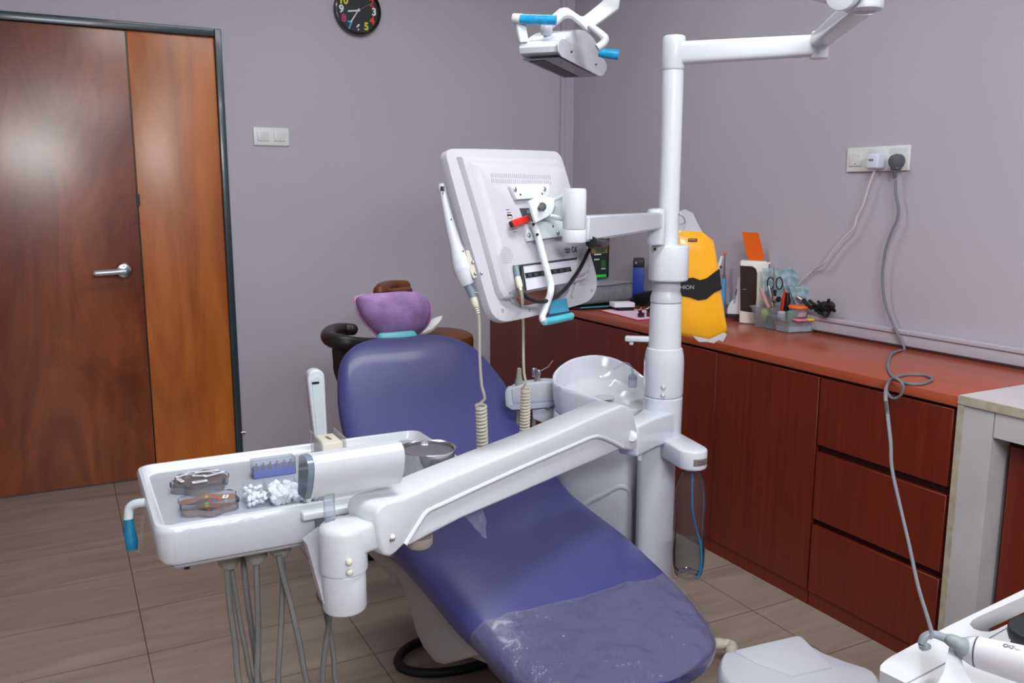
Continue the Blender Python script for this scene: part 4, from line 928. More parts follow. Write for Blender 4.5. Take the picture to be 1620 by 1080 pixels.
# arm cylinder
AE = P(908.5, 360, 1.68)
def az(y): return P(908.5, y, 1.68).z
ra = 37.5/2*1.68/FPX
e0 = V((AE.x, AE.y, 0))
B().lathe([(ra*.7, az(297.5)), (ra*.93, az(298.5)), (ra, az(303)), (ra, az(361)), (ra*.98, az(362))][::-1], e0, n=40).build('arm_cylinder', CERAM, k)
pl = CO(0); da = (e0-pl); da.z = 0; LA = da.length; da.normalize(); sa = V((da.y, -da.x, 0))
hb = pl+da*.075                                            # small upright hub clamped beside the pole
hb = P(1038, 357, 2.2); hb.z = 0; da = (e0-hb).normalized(); sa = V((da.y, -da.x, 0)); 
B().lathe([(ra*1.02, az(383)), (ra*1.04, az(381)), (ra*1.04, az(365)), (ra*1.0, az(363))], e0, n=40).build('arm_base', CERAM, k)
zA, zB = az(383), az(341)
z1_, z0_ = P(1022, 336, 2.16).z, P(1022, 362, 2.16).z
t = B(); t.loft([[e0-da*.03+sa*s_*.020+Z_*z_ for s_, z_ in ((-1, zA), (1, zA), (1, az(364)), (-1, az(364)))], [e0-da*.032+sa*s_*.020+Z_*z_ for s_, z_ in ((-1, zA), (1, zA), (1, zB+.0), (-1, zB))], [hb+sa*s_*.020+Z_*z_ for s_, z_ in ((-1, z0_), (1, z0_), (1, z1_), (-1, z1_))]])
bmesh.ops.bevel(t.bm, geom=[e for e in t.bm.edges if e.calc_face_angle(0) > .6], offset=.004, segments=3, affect='EDGES'); t.build('arm', CERAM, k)
B().lathe([(.0245, P(1038, 386, 2.2).z), (.025, P(1038, 384, 2.2).z), (.025, P(1038, 336, 2.2).z), (.023, P(1038, 331, 2.2).z), (.012, P(1038, 329, 2.2).z)], hb, n=32).build('arm_hub', CERAM, k)
hq_ = MP(872, 318, TOPH+.03)
for ya, yb in ((319, 311), (341, 347)):
    B().tube([MP(868, ya, TOPH+.025), MP(878, (ya*2+yb)/3, TOPH+.03), P(891, yb, 1.70), V((AE.x, AE.y, az(yb)))], .0045, 8, k=4).build('hinge_arm', BRK, k)
B().poly([MP(868, 320, TOPH+.012), V((AE.x, AE.y, az(312))), V((AE.x, AE.y, az(346))), MP(868, 341, TOPH+.012)], mn*.004).build('hinge_web', BRK, k)
# handle below the bracket
hpts = [MP(843, 354, TOPH+.02), MP(850, 371, TOPH+.02), MP(864.5, 425, TOPH+.02), MP(871, 448, TOPH+.02), MP(871, 462, TOPH+.02), MP(866, 478, TOPH+.01), MP(858, 500, TOPH-.0)]
B().tube(hpts, .0068, 12, k=5).build('handle_tube', BRK, k)
B().tube([MP(858, 500, TOPH), MP(859, 506, TOPH-.0), MP(868, 507, TOPH-.01), MP(904, 499, TOPH-.02)], .0066, 12, k=5).build('handle_bar', BRK, k)
for x, y in ((844, 355), (850, 371)): B().cyl(MP(x, y, TOPH+.0262), MP(x, y, TOPH+.0275), .003, n=12).build('handle_screw', BLACK, k)
B().tube([MP(861, 508, TOPH-.0), MP(872, 507, TOPH-.01), MP(903, 500, TOPH-.02)], .0078, 12, k=4).build('sleeve_roll', TEAL, k)
BL2 = mat('blue_film', (95, 200, 235), .25, coat=.3, noise_amt=.08, nscale=30)
B().sheet([MP(873, 475, .012), MP(896, 471, .008), MP(900, 492, .008), MP(868, 497, .012)], 8, .001, .002, 60).build('sleeve_film', BL2, k)
B().sheet([MP(868, 497, .012), MP(900, 492, .008), MP(902, 499, .008), MP(864, 506, .012)], 6, .0008, .002, 60).build('sleeve_band', mat('film_dark', (72, 92, 140), .25), k)
# black lead
B().tube([P(946, 383, 1.78)]+[MP(x, y, TOPH+.012) for x, y in ((933, 394), (918, 424), (896, 455), (878, 470), (858, 477), (838, 473), (829, 465), (827, 445), (825, 424))], .0042, 9, k=5).build('power_lead', BLACK, k)
B().tube([P(935, 383, 1.72), P(945, 386, 1.76), P(955, 384, 1.82)], .012, 10, k=3).build('cable_bundle', BLACK, k)
# plugs and coiled leads
B().tube([MP(816, 421, TOPH+.006), MP(819, 438, TOPH+.007)], .0055, 12).build('plug', mat('plug_bluegrey', (120, 134, 144), .45), k)
def relief(b, pts, r0, r1, n_=5):
    b.tube(pts, r0, 12, k=3); a_, c_ = pts[-1], pts[-1]+(pts[-1]-pts[-2]).normalized()*.0
    return b
t = B(); t.tube([MP(819, 438, TOPH+.007), MP(821, 448, TOPH+.008), MP(823, 455, TOPH+.009)], [.0055, .0065, .0055], 12, k=3)
dn = (MP(827, 470, TOPH+.01)-MP(823, 455, TOPH+.009)).normalized(); s0 = MP(823, 455, TOPH+.009)
for i in range(4): t.cyl(s0+dn*(.004*i), s0+dn*(.004*i+.0025), .0042-.0004*i, n=12)
t.build('strain_relief', CREAM, k)
def coil(top, bot, r, wr, turns):
    top, bot = V(top), V(bot); L_ = bot-top; F_ = frame_z(L_); o = []
    N = int(turns*14)
    for i in range(N+1):
        a_ = 2*PI*i/14; o.append(top+L_*i/N+F_ @ V((r*math.cos(a_), r*math.sin(a_), 0)))
    return o
c_ = coil(P(832, 614, 1.90), P(828, 735, 1.95), .0092, .0026, 25)
B().tube([s0, MP(826, 470, TOPH+.01), P(828, 520, 1.80), P(828, 560, 1.83), P(829, 590, 1.86), P(832, 606, 1.88)]+c_, .0029, 7, k=2).build('coiled_lead', CREAM, k)
# memory stick
kk = thing('usb_stick', 'red USB stick plugged into the back of the white monitor', 'memory stick', MP(810, 353, TOPH))
a_, b_ = MP(810, 354.5, TOPH+.012), MP(836, 345.5, TOPH+.012); zx_ = (b_-a_).normalized()
B().box((a_+b_)/2, ((b_-a_).length, .014, .007), basis(zx_, mn.cross(zx_), mn), .002).build('stick_body', RED, kk)
B().box(a_-zx_*.002, (.006, .0115, .005), basis(zx_, mn.cross(zx_), mn)).build('stick_end', BLACK, kk)
B().box(b_+zx_*.006-mn*.004, (.016, .011, .005), basis(zx_, mn.cross(zx_), mn)).build('stick_plug', STEEL, kk)

# intraoral camera
k = thing('intraoral_camera', 'white wand-shaped dental camera clipped to the left side of the monitor', 'camera', P(745, 455, 1.60))
dC = 1.60
cp2 = [(699, 291), (700, 299), (702, 308), (706, 328), (713, 358), (722, 390), (729, 410), (733, 425), (737, 440), (741, 451)]
cr2 = [.0065, .0085, .0072, .0078, .0098, .0125, .0185, .0195, .0165, .0115]
B().tube([P(x, y, dC) for x, y in cp2], cr2, 18, k=5).build('wand', CERAM, k)
lc = P(700.5, 299.5, dC)-FW*.0072
B().box(lc, (.0075, .0085, .004), basis(RT, -DN, -FW), .001).build('lens', mat('lens_black', (40, 44, 34), .2), k)
for x, y in ((702, 307), (714.5, 348), (733.5, 398)): B().ball(P(x, y, dC)-FW*.009*(1 if y < 380 else 1.6), .0015).build('button', DGREY, k)
B().tube([P(741, 451, dC), P(746, 461, dC), P(749, 470, dC)], [.0085, .0085, .0075], 14).build('collar', mat('plug_bluegrey', (120, 134, 144), .45), k)
t = B(); t.tube([P(748, 468, dC), P(751, 478, dC), P(753, 484, dC)], [.0068, .0072, .006], 14)
for i in range(4): t.cyl(P(753.5+i*.8, 484+i*3.2, dC), P(754+i*.8, 486+i*3.2, dC), .0052-.0004*i, n=12)
t.build('strain_relief', CREAM, k)
c_ = coil(P(761, 640, 1.80), P(765, 750, 1.84), .0100, .003, 20)
B().tube([P(753, 484, dC), P(757.5, 500, 1.61), P(758.5, 530, 1.64), P(759, 565, 1.68), P(762, 610, 1.74), P(767, 630, 1.78)]+c_, .0030, 7, k=2).build('coiled_lead', CREAM, k)
kk = thing('camera_clip', 'cream plastic clip holding the dental camera on the monitor edge', 'clip', P(752, 440, 1.60))
B().poly([P(x, y, 1.585) for x, y in ((736, 396), (745, 395), (749, 415), (755, 438), (749, 441), (744, 430))], FW*.004, .0008, 1).poly([P(x, y, 1.59) for x, y in ((748, 410), (757, 411), (761, 428), (764, 437), (759, 438), (755, 430), (752, 440), (749, 438))], FW*.004, .0008, 1).build('clip_plate', CREAM, kk)
for x, y in ((748, 415), (752, 433), (761.5, 432)): B().ball(P(x, y, 1.584), .0032, (1, 1, .5), basis(RT, -DN, -FW)).build('screw', STEEL, kk)
B().tube([P(x, y, 1.595) for x, y in ((748, 441), (744, 452), (747, 459), (756, 463), (763, 460))], .0008, 6, k=4).build('tie', CORDW, kk)

# yellow tissue pack hanging on the column
yp = P(1110, 450, 2.50); yn = V((yp.x, yp.y, 0)).normalized(); yn = (yn*.9+rt*-.25).normalized()
def YP(x, y, o=0): return onp(x, y, yp+yn*o, yn)
k = thing('tissue_pack', 'yellow tissue pack with black band hanging from the column', 'tissue pack', YP(1110, 540))
yo = [(1064, 366), (1080, 365), (1112, 367), (1130, 381), (1137, 420), (1143, 470), (1152, 522), (1149, 529), (1122, 540), (1082, 532), (1064, 527), (1062, 450)]
fr = [YP(x, y) for x, y in yo]; cen_ = sum(fr, V())/len(fr)
B().loft([[cen_+(p-cen_)*s_-yn*d_ for p in fr] for s_, d_ in ((.01, .006), (.6, .006), (.9, .003), (1.0, -.006), (1.0, -.06), (.9, -.07), (.01, -.072))]).build('pack', YELLOW, k, ang=60)
bn = [(1063, 444), (1080, 441), (1097, 439), (1108, 443), (1118, 440), (1130, 431), (1138.4, 425), (1141, 452), (1142.5, 457), (1130, 463), (1118, 473), (1105, 475), (1090, 470), (1078, 468), (1063, 469)]
B().poly([YP(x, y, -.0085) for x, y in bn], yn*.003).build('band', WRAPB, k)
FY = basis(V((yn.y, -yn.x, 0)), Z_, -yn)
B().text('FASHION', FY, YP(1098.5, 454.5, -.0095), .0165, .0006, align='RIGHT', sx=1.0).build('print', mat('band_print', (170, 172, 175), .5), k)
B().box(YP(1096, 379.5, -.0065), (.026, .009, .001), FY, .0004).build('brand_patch', WRAPB, k)
B().text('SOFEX', FY, YP(1096, 379.5, -.0078), .0075, .0004).build('print', mat('patch_print', (230, 180, 90), .5), k)
B().poly([YP(x, y, .01) for x, y in ((1074, 334), (1084, 331), (1096, 337), (1103, 352), (1112, 368), (1118, 376), (1074, 370))], yn*.0012).build('hanging_tab', mat('tab_plastic', (205, 205, 215), .4, alpha=.75), k)
B().poly([YP(x, y, .0) for x, y in ((1096, 531), (1122, 537), (1146, 526), (1150, 529), (1144, 541), (1137, 538), (1130, 543), (1118, 541), (1106, 541), (1100, 536))], yn*.02, .001, 1).build('loose_tail', mat('tail_plastic', (205, 205, 210), .5, alpha=.85), k)
B().tube([CO(zc(337))+rt*.03-fw2*.03, P(1072, 338, 2.30), P(1081, 343, 2.36), YP(1084, 352, .008)], .002, 8, k=4).build('hanging_cord', CORDW, k)
# ================================================================ things on the worktop
TAB = CT
def T3(x, y, z=0): return on(x, y, 2, TAB+z)
# desktop screen in the corner
k = thing('desktop_monitor', 'black desktop monitor showing a coloured picture in the corner of the worktop', 'monitor', (2.36, 3.93, TAB))
sy = 3.93; sr = on(964, 400, 1, sy); sl = sr.x-.44; zb_, zt_ = on(964, 438, 1, sy).z, on(964, 356, 1, sy).z
zt_ = zb_+.30
B().bb((sl, sy, zb_), (sr.x, sy+.03, zt_), .004).bb((sl+.06, sy+.03, zb_+.06), (sr.x-.06, sy+.05, zt_-.06), .01).build('screen_case', BLACK, k)
B().bb((sl+.01, sy-.0012, zb_+.012), (sr.x-.012, sy, zt_-.01)).build('screen', mat('screen_dark', (26, 32, 32), .3, emit=(40, 48, 46), estr=.35), k)
def SP(x, y): return on(x, y, 1, sy-.0018)
for nm, c_, q in (('picture', (120, 96, 60), (936, 377, 961, 400)), ('picture_patch', (205, 190, 60), (946, 378, 953, 386)), ('picture_patch', (150, 50, 40), (946, 386, 960, 394)), ('picture_patch', (70, 110, 110), (942, 393, 958, 399)), ('picture_patch', (120, 150, 90), (936, 378, 945, 392)),
                  ('text_line', (200, 205, 205), (940, 401.5, 951, 403)), ('text_line', (190, 195, 195), (940, 409.5, 948, 411)), ('thumbnail', (50, 80, 50), (951, 412, 958, 422)), ('text_line', (170, 175, 175), (951, 424, 958, 425.5)), ('green_bar', (20, 200, 60), (943, 434.5, 959, 437.8))):
    a_, b_ = SP(q[0], q[1]), SP(q[2], q[3])
    B().bb((a_.x, sy-.0024, b_.z), (b_.x, sy-.0012, a_.z)).build(nm, mat('scr%d%d%d' % c_, c_, .4, emit=c_, estr=.3), k)
B().bb((sr.x-.26, sy-.03, TAB), (sr.x-.10, sy+.12, TAB+.012), .003).bb((sr.x-.20, sy+.035, TAB+.01), (sr.x-.16, sy+.06, zb_+.1), .003).build('stand', BLACK, k)
tag(B().tube([on(963, 437, 1, sy+.04), on(970, 439, 1, 3.95), on(975, 435, 1, 3.98), on(972, 431, 1, 4.0), on(964, 430, 1, 4.02)], .006, 8, k=4).build('cable', BLACK), 'short black cable looping out beside the desktop monitor', 'cable')
# laptop and grey pouch
a_ = T3(905, 487); b_ = T3(1002, 487)
k = thing('laptop', 'flat black laptop with teal edge under the grey pouch', 'laptop', T3(955, 489))
q0, q1 = T3(918, 491), T3(1004, 486); q2, q3 = q1+V((.02, .26, 0)), q0+V((-.16, .24, 0))
q0 = q0; B().poly([q0, q1, q2, q3], (0, 0, .012), .002).build('base', BLACK, k)
B().tube([q0+V((0, -.001, .0125)), q1+V((0, -.001, .0125))], .0022, 8).build('teal_edge', TEAL, k)
pz = TAB+.0155
pA = on(904, 486, 2, pz); pB = on(1003, 476, 2, pz)
e1 = (pB-pA); e1.z = 0; Lp = e1.length; e1.normalize(); e2 = V((-e1.y, e1.x, 0))
k = thing('grey_pouch', 'soft grey zipped pouch lying on the black laptop', 'pouch', pA+e1*Lp/2)
hgt = .105
def pring(u, s_, dd_=.13):
    o = []
    for i in range(24):
        t_ = 2*PI*i/24; a1 = math.copysign(abs(math.cos(t_))**.45, math.cos(t_)); b1 = math.copysign(abs(math.sin(t_))**.45, math.sin(t_))
        o.append(pA+e1*Lp*u+e2*(dd_/2+a1*dd_/2*s_)+Z_*(hgt*(.5+b1*.5*s_)))
    return o
B().loft([pring(0, .86), pring(.015, .95), pring(.06, 1), pring(.5, 1.02), pring(.94, 1), pring(.985, .95), pring(1, .86)]).build('pouch', GREYF, k, ang=80)
B().tube([pA+e1*Lp*u+Z_*(hgt*(.86+.02*math.sin(u*9)))-e2*.0015 for u in [i/16 for i in range(17)]], .0025, 6).build('zip', mat('zip_grey', (96, 96, 106), .6), k)
# blue file box
fa, fb = T3(1000, 481), T3(1022, 481)
k = thing('file_box', 'bright blue lever file with black top standing behind the column', 'file', (fa+fb)/2)
zt_ = on(1010, 420, 1, fa.y).z
fv = V((fa.x, fa.y, 0)).normalized(); fr_ = V((fv.y, -fv.x, 0)); fR = basis(fr_, fv, Z_)
B().box(fa+fr_*.0275+fv*.07+Z_*((zt_-TAB)/2), (.055, .14, zt_-TAB), fR, .002).build('spine', BLUEF, k)
B().box(fa+fr_*.0285+fv*.06+Z_*(zt_-TAB+.012), (.055, .125, .042), fR, .006).build('top_clip', BLACK, k)
B().cyl(fa+fr_*.014+fv*-.002+Z_*(zt_-TAB+.016), fa+fr_*.014+fv*-.004+Z_*(zt_-TAB+.016), .007, n=16).build('rivet', STEEL, k)
# black punch behind it
pc = T3(1038, 487)
k = thing('hole_punch', 'black hole punch with a white strip half hidden by the column', 'hole punch', pc+V((.03, .1, 0)))
B().box(pc+V((.035, .10, .04)), (.11, .12, .055), rotm('Z', .3) @ rotm('X', -.25), .008).box(pc+V((.035, .12, .012)), (.12, .14, .024), rotm('Z', .3), .005).build('punch_body', BLACK, k)
B().box(pc+V((.015, .037, .045)), (.045, .002, .012), rotm('Z', .3) @ rotm('X', -.25)).build('strip', PAPERW, k)
# white box on black base
wb = T3(990, 492)
k = thing('card_box', 'small white box on a black base in front of the grey pouch', 'box', wb+V((0, .03, 0)))
B().box(wb+V((.012, .03, .009)), (.075, .06, .018), rotm('Z', -.25), .002).build('black_base', BLACK, k)
B().box(wb+V((.0, .032, .029)), (.10, .075, .021), rotm('Z', -.25), .002).build('white_lid', PAPERW, k)
# pink sheet
qq = [T3(948, 491.5), T3(1009, 507), T3(1045, 504), T3(1040, 492), T3(985, 488)]
tag(B().poly([p+Z_*.0006 for p in qq], (0, 0, .001)).build('pink_sheet', PINK), 'pale pink paper sheet with red edge lying at the front of the worktop', 'paper')
B().tube([p+Z_*.002 for p in (qq[0], qq[1], qq[2])], .0025, 6).build('red_edge', mat('red_edge', (205, 50, 80), .6), bpy.data.objects['pink_sheet'])
def clip(x, y, rz, lab):
    c = T3(x, y); R_ = rotm('Z', rz)
    kk = thing('binder_clip', lab, 'clip', c, 'binder clips on the pink sheet')
    B().box(c+V((0, 0, .011)), (.028, .018, .020), R_, .003).build('clip_jaw', mat('clip_brown', (62, 30, 30), .3), kk)
    tp = c+V((0, 0, .018)); dv = R_ @ V((-.5, 0, .85))
    B().tube([tp, tp+dv*.022, tp+dv*.034], [.006, .010, .010], 12).build('clip_grip', BLACK, kk)
    B().tube([tp+dv*.024, tp+dv*.030], .0108, 12).build('clip_band', mat('clip_silver', (200, 190, 185), .3), kk)
clip(1014, 502, .2, 'left striped dark brown binder clip on the pink paper sheet')
clip(1028, 501, -.3, 'right striped dark brown binder clip beside the column')
tag(B().ball(T3(1030, 497)+V((.02, .03, .009)), .022, (1.2, 1, .45), nz=.3).build('beige_pad', mat('beige', (205, 190, 165), .7)), 'small crumpled beige pad behind the two binder clips', 'pad')

# curing lamp with charging base
lb_ = T3(1166, 509)
k = thing('curing_lamp', 'white curing lamp on a rounded charging base left of the white tower', 'curing lamp', lb_+V((0, .0, 0)))
def LPp(x, y, h=0): return onp(x, y, lb_, V((lb_.x, lb_.y, 0)).normalized())
ln = V((lb_.x, lb_.y, 0)).normalized()
B().poly([LPp(x, y) for x, y in smooth([V((x, y, 0)) for x, y in ((1150, 497), (1151, 487), (1156, 478), (1163, 470), (1165, 455), (1168, 441), (1173, 437), (1176, 445), (1178, 470), (1180, 498))], 3) for x, y in [(x, y)]] if 0 else [LPp(p.x, p.y) for p in smooth([V((x, y, 0)) for x, y in ((1150, 497), (1151, 487), (1156, 478), (1163, 470), (1165, 455), (1168, 441), (1173, 437), (1176, 445), (1178, 470), (1180, 498))], 3)], ln*.05, .006, 2).build('lamp_body', CERAM, k)
B().poly([LPp(x, y)-ln*.001 for x, y in ((1160, 480), (1164.5, 455), (1167, 455), (1163, 480))], ln*.004).build('grey_panel', GREYM, k)
B().poly([LPp(x, y)-ln*.0015 for x, y in ((1162.5, 467), (1164.5, 458), (1166, 458), (1164, 467))], ln*.002).build('display', BLACK, k)
B().poly([LPp(x, y)+ln*.002 for x, y in ((1150, 497), (1180, 498), (1180, 502), (1150, 501))], ln*.05).build('black_foot', BLACK, k)
# blue stand with probe
k = thing('probe_stand', 'slim blue handle with a thin tip and orange end standing left of the curing lamp', 'instrument', T3(1152, 503)+V((.0, .05, 0)))
pb = T3(1152, 503)+V((0, .05, 0)); pdn = V((pb.x, pb.y, 0)).normalized()
def PB(x, y): return onp(x, y, pb, pdn)
B().tube([PB(1143, 500), PB(1144, 470), PB(1145.5, 440)], [.012, .012, .0095], 12).build('handle', mat('light_blue', (90, 160, 215), .4), k)
B().tube([PB(1145.5, 440), PB(1145.5, 434)], .008, 10).build('ferrule', STEEL, k)
B().tube([PB(1145.5, 436), PB(1147, 402)], [.004, .002], 8).build('tip', STEEL, k)
B().ball(PB(1147, 401), .0075).build('end_ball', ORANGE2, k)
tag(B().tube([PB(1137, 425), PB(1142, 405)], [.010, .006], 10).build('white_brush', PAPERW), 'white brush tip leaning just right of the yellow pack', 'brush')
tag(B().ball(PB(1139, 422), .010, (1, 1, 1.1)).build('red_bulb', mat('dark_red', (150, 30, 50), .4)), 'small dark red bulb just right of the yellow pack', 'bulb')
tag(B().bb(T3(1148, 492)+V((-.03, .05, .0)), T3(1160, 487)+V((.02, .09, .016)), .003).build('blue_tray', mat('light_blue', (90, 160, 215), .4)), 'low light blue tray behind the curing lamp', 'tray')
# white tower with dark panel and orange shield
ta = T3(1170, 511.5)
k = thing('sealing_unit', 'white upright unit with dark brown panel and orange shield on top', 'appliance', ta+V((.04, .03, 0)))
tn = V((ta.x, ta.y, 0)).normalized(); tr_ = V((tn.y, -tn.x, 0))
def TP(x, y, o=0): return onp(x, y, ta+tn*o, tn)
B().poly([TP(1169.5, 511), TP(1171, 414), TP(1173, 412), TP(1213, 414), TP(1216, 418), TP(1212, 514), TP(1190, 513)], tn*.06, .004, 2).build('tower_body', mat('tower_white', (226, 224, 216), .35), k)
B().poly([TP(x, y, -.0008) for x, y in ((1171, 420), (1190, 421), (1196, 425), (1198, 432), (1197, 470), (1195, 495), (1171, 491.5))], tn*.004, .0008, 1).build('dark_panel', BROWNP, k)
B().box(TP(1178, 457.5, -.0012), (.016, .001, .0022), basis(tr_, tn, Z_)).build('print', GREYM, k)
B().poly([TP(1170, 510), TP(1212, 513.6), TP(1212, 515), TP(1170, 511.5)], tn*.058).build('black_foot', BLACK, k)
B().poly([TP(x, y, .035) for x, y in ((1174, 366.5), (1198, 368), (1200.5, 371), (1208.5, 404), (1208, 411), (1205, 414), (1189, 413.5), (1184, 409), (1181, 402), (1174, 369))], tn*.003).build('orange_shield', ORANGE, k)
B().cyl(TP(1219, 416, .04), TP(1214, 417, .04), .005, n=12).build('hinge_knob', mat('tower_white', (226, 224, 216), .35), k)
# plastic basket
ba_ = [T3(1194, 516), T3(1245, 526), T3(1258, 518), T3(1206, 511)]
k = thing('plastic_basket', 'milky plastic basket full of bottles and tools beside the white tower', 'basket', sum(ba_, V())/4)
bc_ = sum(ba_, V())/4
top_ = [on(1187, 475, 1, ba_[0].y), on(1248, 486, 1, ba_[1].y)]
zt_ = TAB+.085
b0 = ba_[0]; b1 = ba_[1]; bd = V((b1.x-b0.x, b1.y-b0.y, 0)); BL = bd.length; bd.normalize(); bw_ = V((-bd.y, bd.x, 0)); 
if bw_.x < 0: bw_ = -bw_
def rq(z, g, ins): 
    o = []
    for u, v in ((0, 0), (1, 0), (1, 1), (0, 1)):
        o.append(b0+bd*(BL*u+(g if u else -g)-(ins if u else -ins))+bw_*(.075*v+(g if v else -g)-(ins if v else -ins))+Z_*z)
    return o
B().loft([rq(.001, 0, 0), rq(.075, .012, 0), rq(.085, .02, 0), rq(.086, .02, 0.004), rq(.074, .012, .003), rq(.004, 0, .003)]).build('basket', CLEAR2, k)
def inb(u, v, z=.004): return b0+bd*BL*u+bw_*.075*v+Z_*z
def jar(name, label, cat, u, v, r_, h_, m_, capm=None, ch=.014):
    p_ = inb(u, v); 
    if capm is None: return tag(B().cyl(p_, p_+Z_*h_, r_, n=20, bev=.003).build(name, m_), label, cat)
    kk = thing(name, label, cat, p_); B().cyl(p_, p_+Z_*(h_-ch), r_, n=20, bev=.003).build('jar', m_, kk); B().cyl(p_+Z_*(h_-ch), p_+Z_*h_, r_*.9, n=20, bev=.002).build('cap', capm, kk); return kk
jar('green_tub', 'pale yellow-green tub at the left end inside the milky basket', 'tub', .10, .45, .017, .07, mat('lime', (190, 215, 140), .5))
jar('teal_tub', 'teal tub inside the milky basket, second from its left end', 'tub', .42, .25, .021, .05, mat('teal_tub', (40, 170, 165), .5))
jar('white_bottle', 'white screw-cap bottle in the middle of the milky basket', 'bottle', .68, .3, .018, .072, PAPERW, COTTON)
jar('green_bottle', 'green bottle at the right end inside the milky basket', 'bottle', .95, .35, .016, .08, GREENP, GREENP)
# clear tray of lidded tubs
c0_, c1_ = T3(1248, 527), T3(1296, 524)
k = thing('clear_tub', 'clear tub of white powder with yellow and pink lid edges at the right', 'tub', (c0_+c1_)/2)
def q4(z, g): return [c0_+V((-g, -g, z)), c1_+V((g, -g, z)), c1_+V((g+.01, .07+g, z)), c0_+V((-g, .07+g, z))]
B().loft([q4(.001, 0), q4(.044, .006), q4(.046, .011), q4(.0465, .010), q4(.04, .003), q4(.004, -.002)]).build('tub', CLEAR2, k)
B().loft([q4(.004, -.004), q4(.024, -.001)]).build('powder', COTTON, k)
B().box((c0_+c1_)/2+V((.028, -.012, .051)), (.062, .022, .008), frame_z(Z_) if 0 else rotm('Z', math.atan2(c1_.y-c0_.y, c1_.x-c0_.x)), .002).build('yellow_edge', mat('yellow_lid', (240, 215, 20), .4), k)
B().box((c0_+c1_)/2+V((-.03, .0, .052)), (.05, .05, .006), rotm('Z', math.atan2(c1_.y-c0_.y, c1_.x-c0_.x)), .002).build('pink_edge', mat('pink_lid', (240, 130, 160), .4), k)
cc2 = (c0_+c1_)/2+V((.0, .035, .058))
k = thing('lidded_pot', 'round clear pot with an orange lid stacked on the clear tub', 'pot', cc2)
B().cyl(cc2, cc2+Z_*.034, .034, .037, 28, bev=.004).build('pot', CLEAR2, k)
B().cyl(cc2+Z_*.003, cc2+Z_*.02, .031, n=24).build('contents', mat('contents_peach', (225, 170, 160), .7), k)
B().cyl(cc2+Z_*.034, cc2+Z_*.045, .041, n=28, bev=.003).build('lid', ORANGE2, k)
# tools standing in the basket
tn2 = V((b0.x, b0.y, 0)).normalized()
def BP(x, y, o=0): return onp(x, y, inb(.4, .45)+tn2*o, tn2)
k = thing('scissors', 'black-handled scissors standing handles up in the milky basket', 'scissors', BP(1227, 488))
for dx in (-1, 1):
    o_ = [BP(1226+dx*(7+5*math.cos(t_)), 448+9.5*math.sin(t_), .01) for t_ in [2*PI*i/16 for i in range(17)]]
    B().tube(o_, .0026, 8).build('handle_loop', BLACK, k)
B().poly([BP(x, y, .01) for x, y in ((1223, 457), (1229, 457), (1228, 490), (1225, 490))], tn2*.003).build('blade', STEEL, k)
k = thing('burnisher', 'pointed chrome instrument standing up in the milky basket', 'instrument', BP(1226, 480, -.01))
B().tube([BP(1224, 420, -.01), BP(1224.5, 432, -.01), BP(1226, 458, -.01)], [.0012, .003, .0058], 12).build('point', STEEL, k)
B().tube([BP(1226, 458, -.01), BP(1226, 478, -.01)], [.0065, .0065], 12).build('grip', BLACK, k)
k = thing('torch_head', 'short chrome cylinder with black end facing out above the milky basket', 'torch', BP(1226, 484, -.02))
c_ = BP(1226, 472, -.022)
B().cyl(c_, c_-tn2*.022+rt*.012, .013, .0135, 24, bev=.002).build('barrel', STEELD, k)
B().cyl(c_-tn2*.0225+rt*.012, c_-tn2*.026+rt*.014, .0115, n=24).build('black_end', BLACK, k)
tag(B().tube([BP(1216, 452, .0), BP(1219, 466, .0), BP(1222, 486, 0)], [.004, .009, .010], 12).build('chrome_handle', STEELD), 'slim chrome handle leaning beside the black scissors', 'instrument')
tag(B().tube([BP(1243, 462, -.005), BP(1240, 474, -.005), BP(1237, 492, -.005)], [.0075, .008, .008], 12).build('red_marker', RED), 'red marker pen standing in the milky basket', 'marker')
tag(B().tube([BP(1246, 463, -.012), BP(1246, 475, -.012), BP(1243, 494, -.012)], [.008, .0115, .010], 14).build('black_marker', BLACK), 'thick black marker standing beside the red one', 'marker')
tag(B().tube([BP(1203, 455, 0), BP(1208, 468, 0), BP(1216, 486, 0)], [.007, .008, .007], 10).build('pink_tube', mat('pale_pink', (215, 160, 160), .5, alpha=.85)), 'pale pink clear tube leaning over the left of the milky basket', 'tube')
def pouch(pts, lab, o=.02, m_=POUCH, nm='sterile_pouch', wob=.014):
    return tag(B().sheet([BP(x, y, o) for x, y in pts], 14, .0012, wob, 42).build(nm, m_, ang=80), lab, 'pouch')
pouch([(1206, 424), (1236, 424), (1240, 482), (1208, 482)], 'upright pale blue instrument pouch behind the scissors', .04)
pouch([(1232, 430), (1254, 424), (1268, 452), (1248, 474)], 'middle pale blue pouch leaning out of the milky basket', .03)
pouch([(1243, 428), (1250, 421), (1268, 440), (1262, 452)], 'topmost folded pale blue pouch above the milky basket', .045)
pouch([(1248, 454), (1276, 452), (1296, 484), (1262, 488)], 'crumpled blue pouch holding a metal tip above the orange lid', .0, wob=.016)
tag(B().tube([BP(1261, 469, -.012), BP(1267, 473, -.012), BP(1273, 478, -.012)], [.006, .0085, .004], 12).build('metal_tip', STEEL), 'small metal tip in the crumpled blue pouch', 'instrument')
pouch([(1256, 482), (1276, 481), (1294, 489), (1262, 492)], 'white tissue tucked under the crumpled blue pouch', -.006, COTTON, 'tissue', .01)
tag(B().ball(BP(1255, 487, .0), .010).build('purple_cap', mat('purple_cap', (100, 60, 160), .4)), 'small purple cap beside the black marker', 'cap')
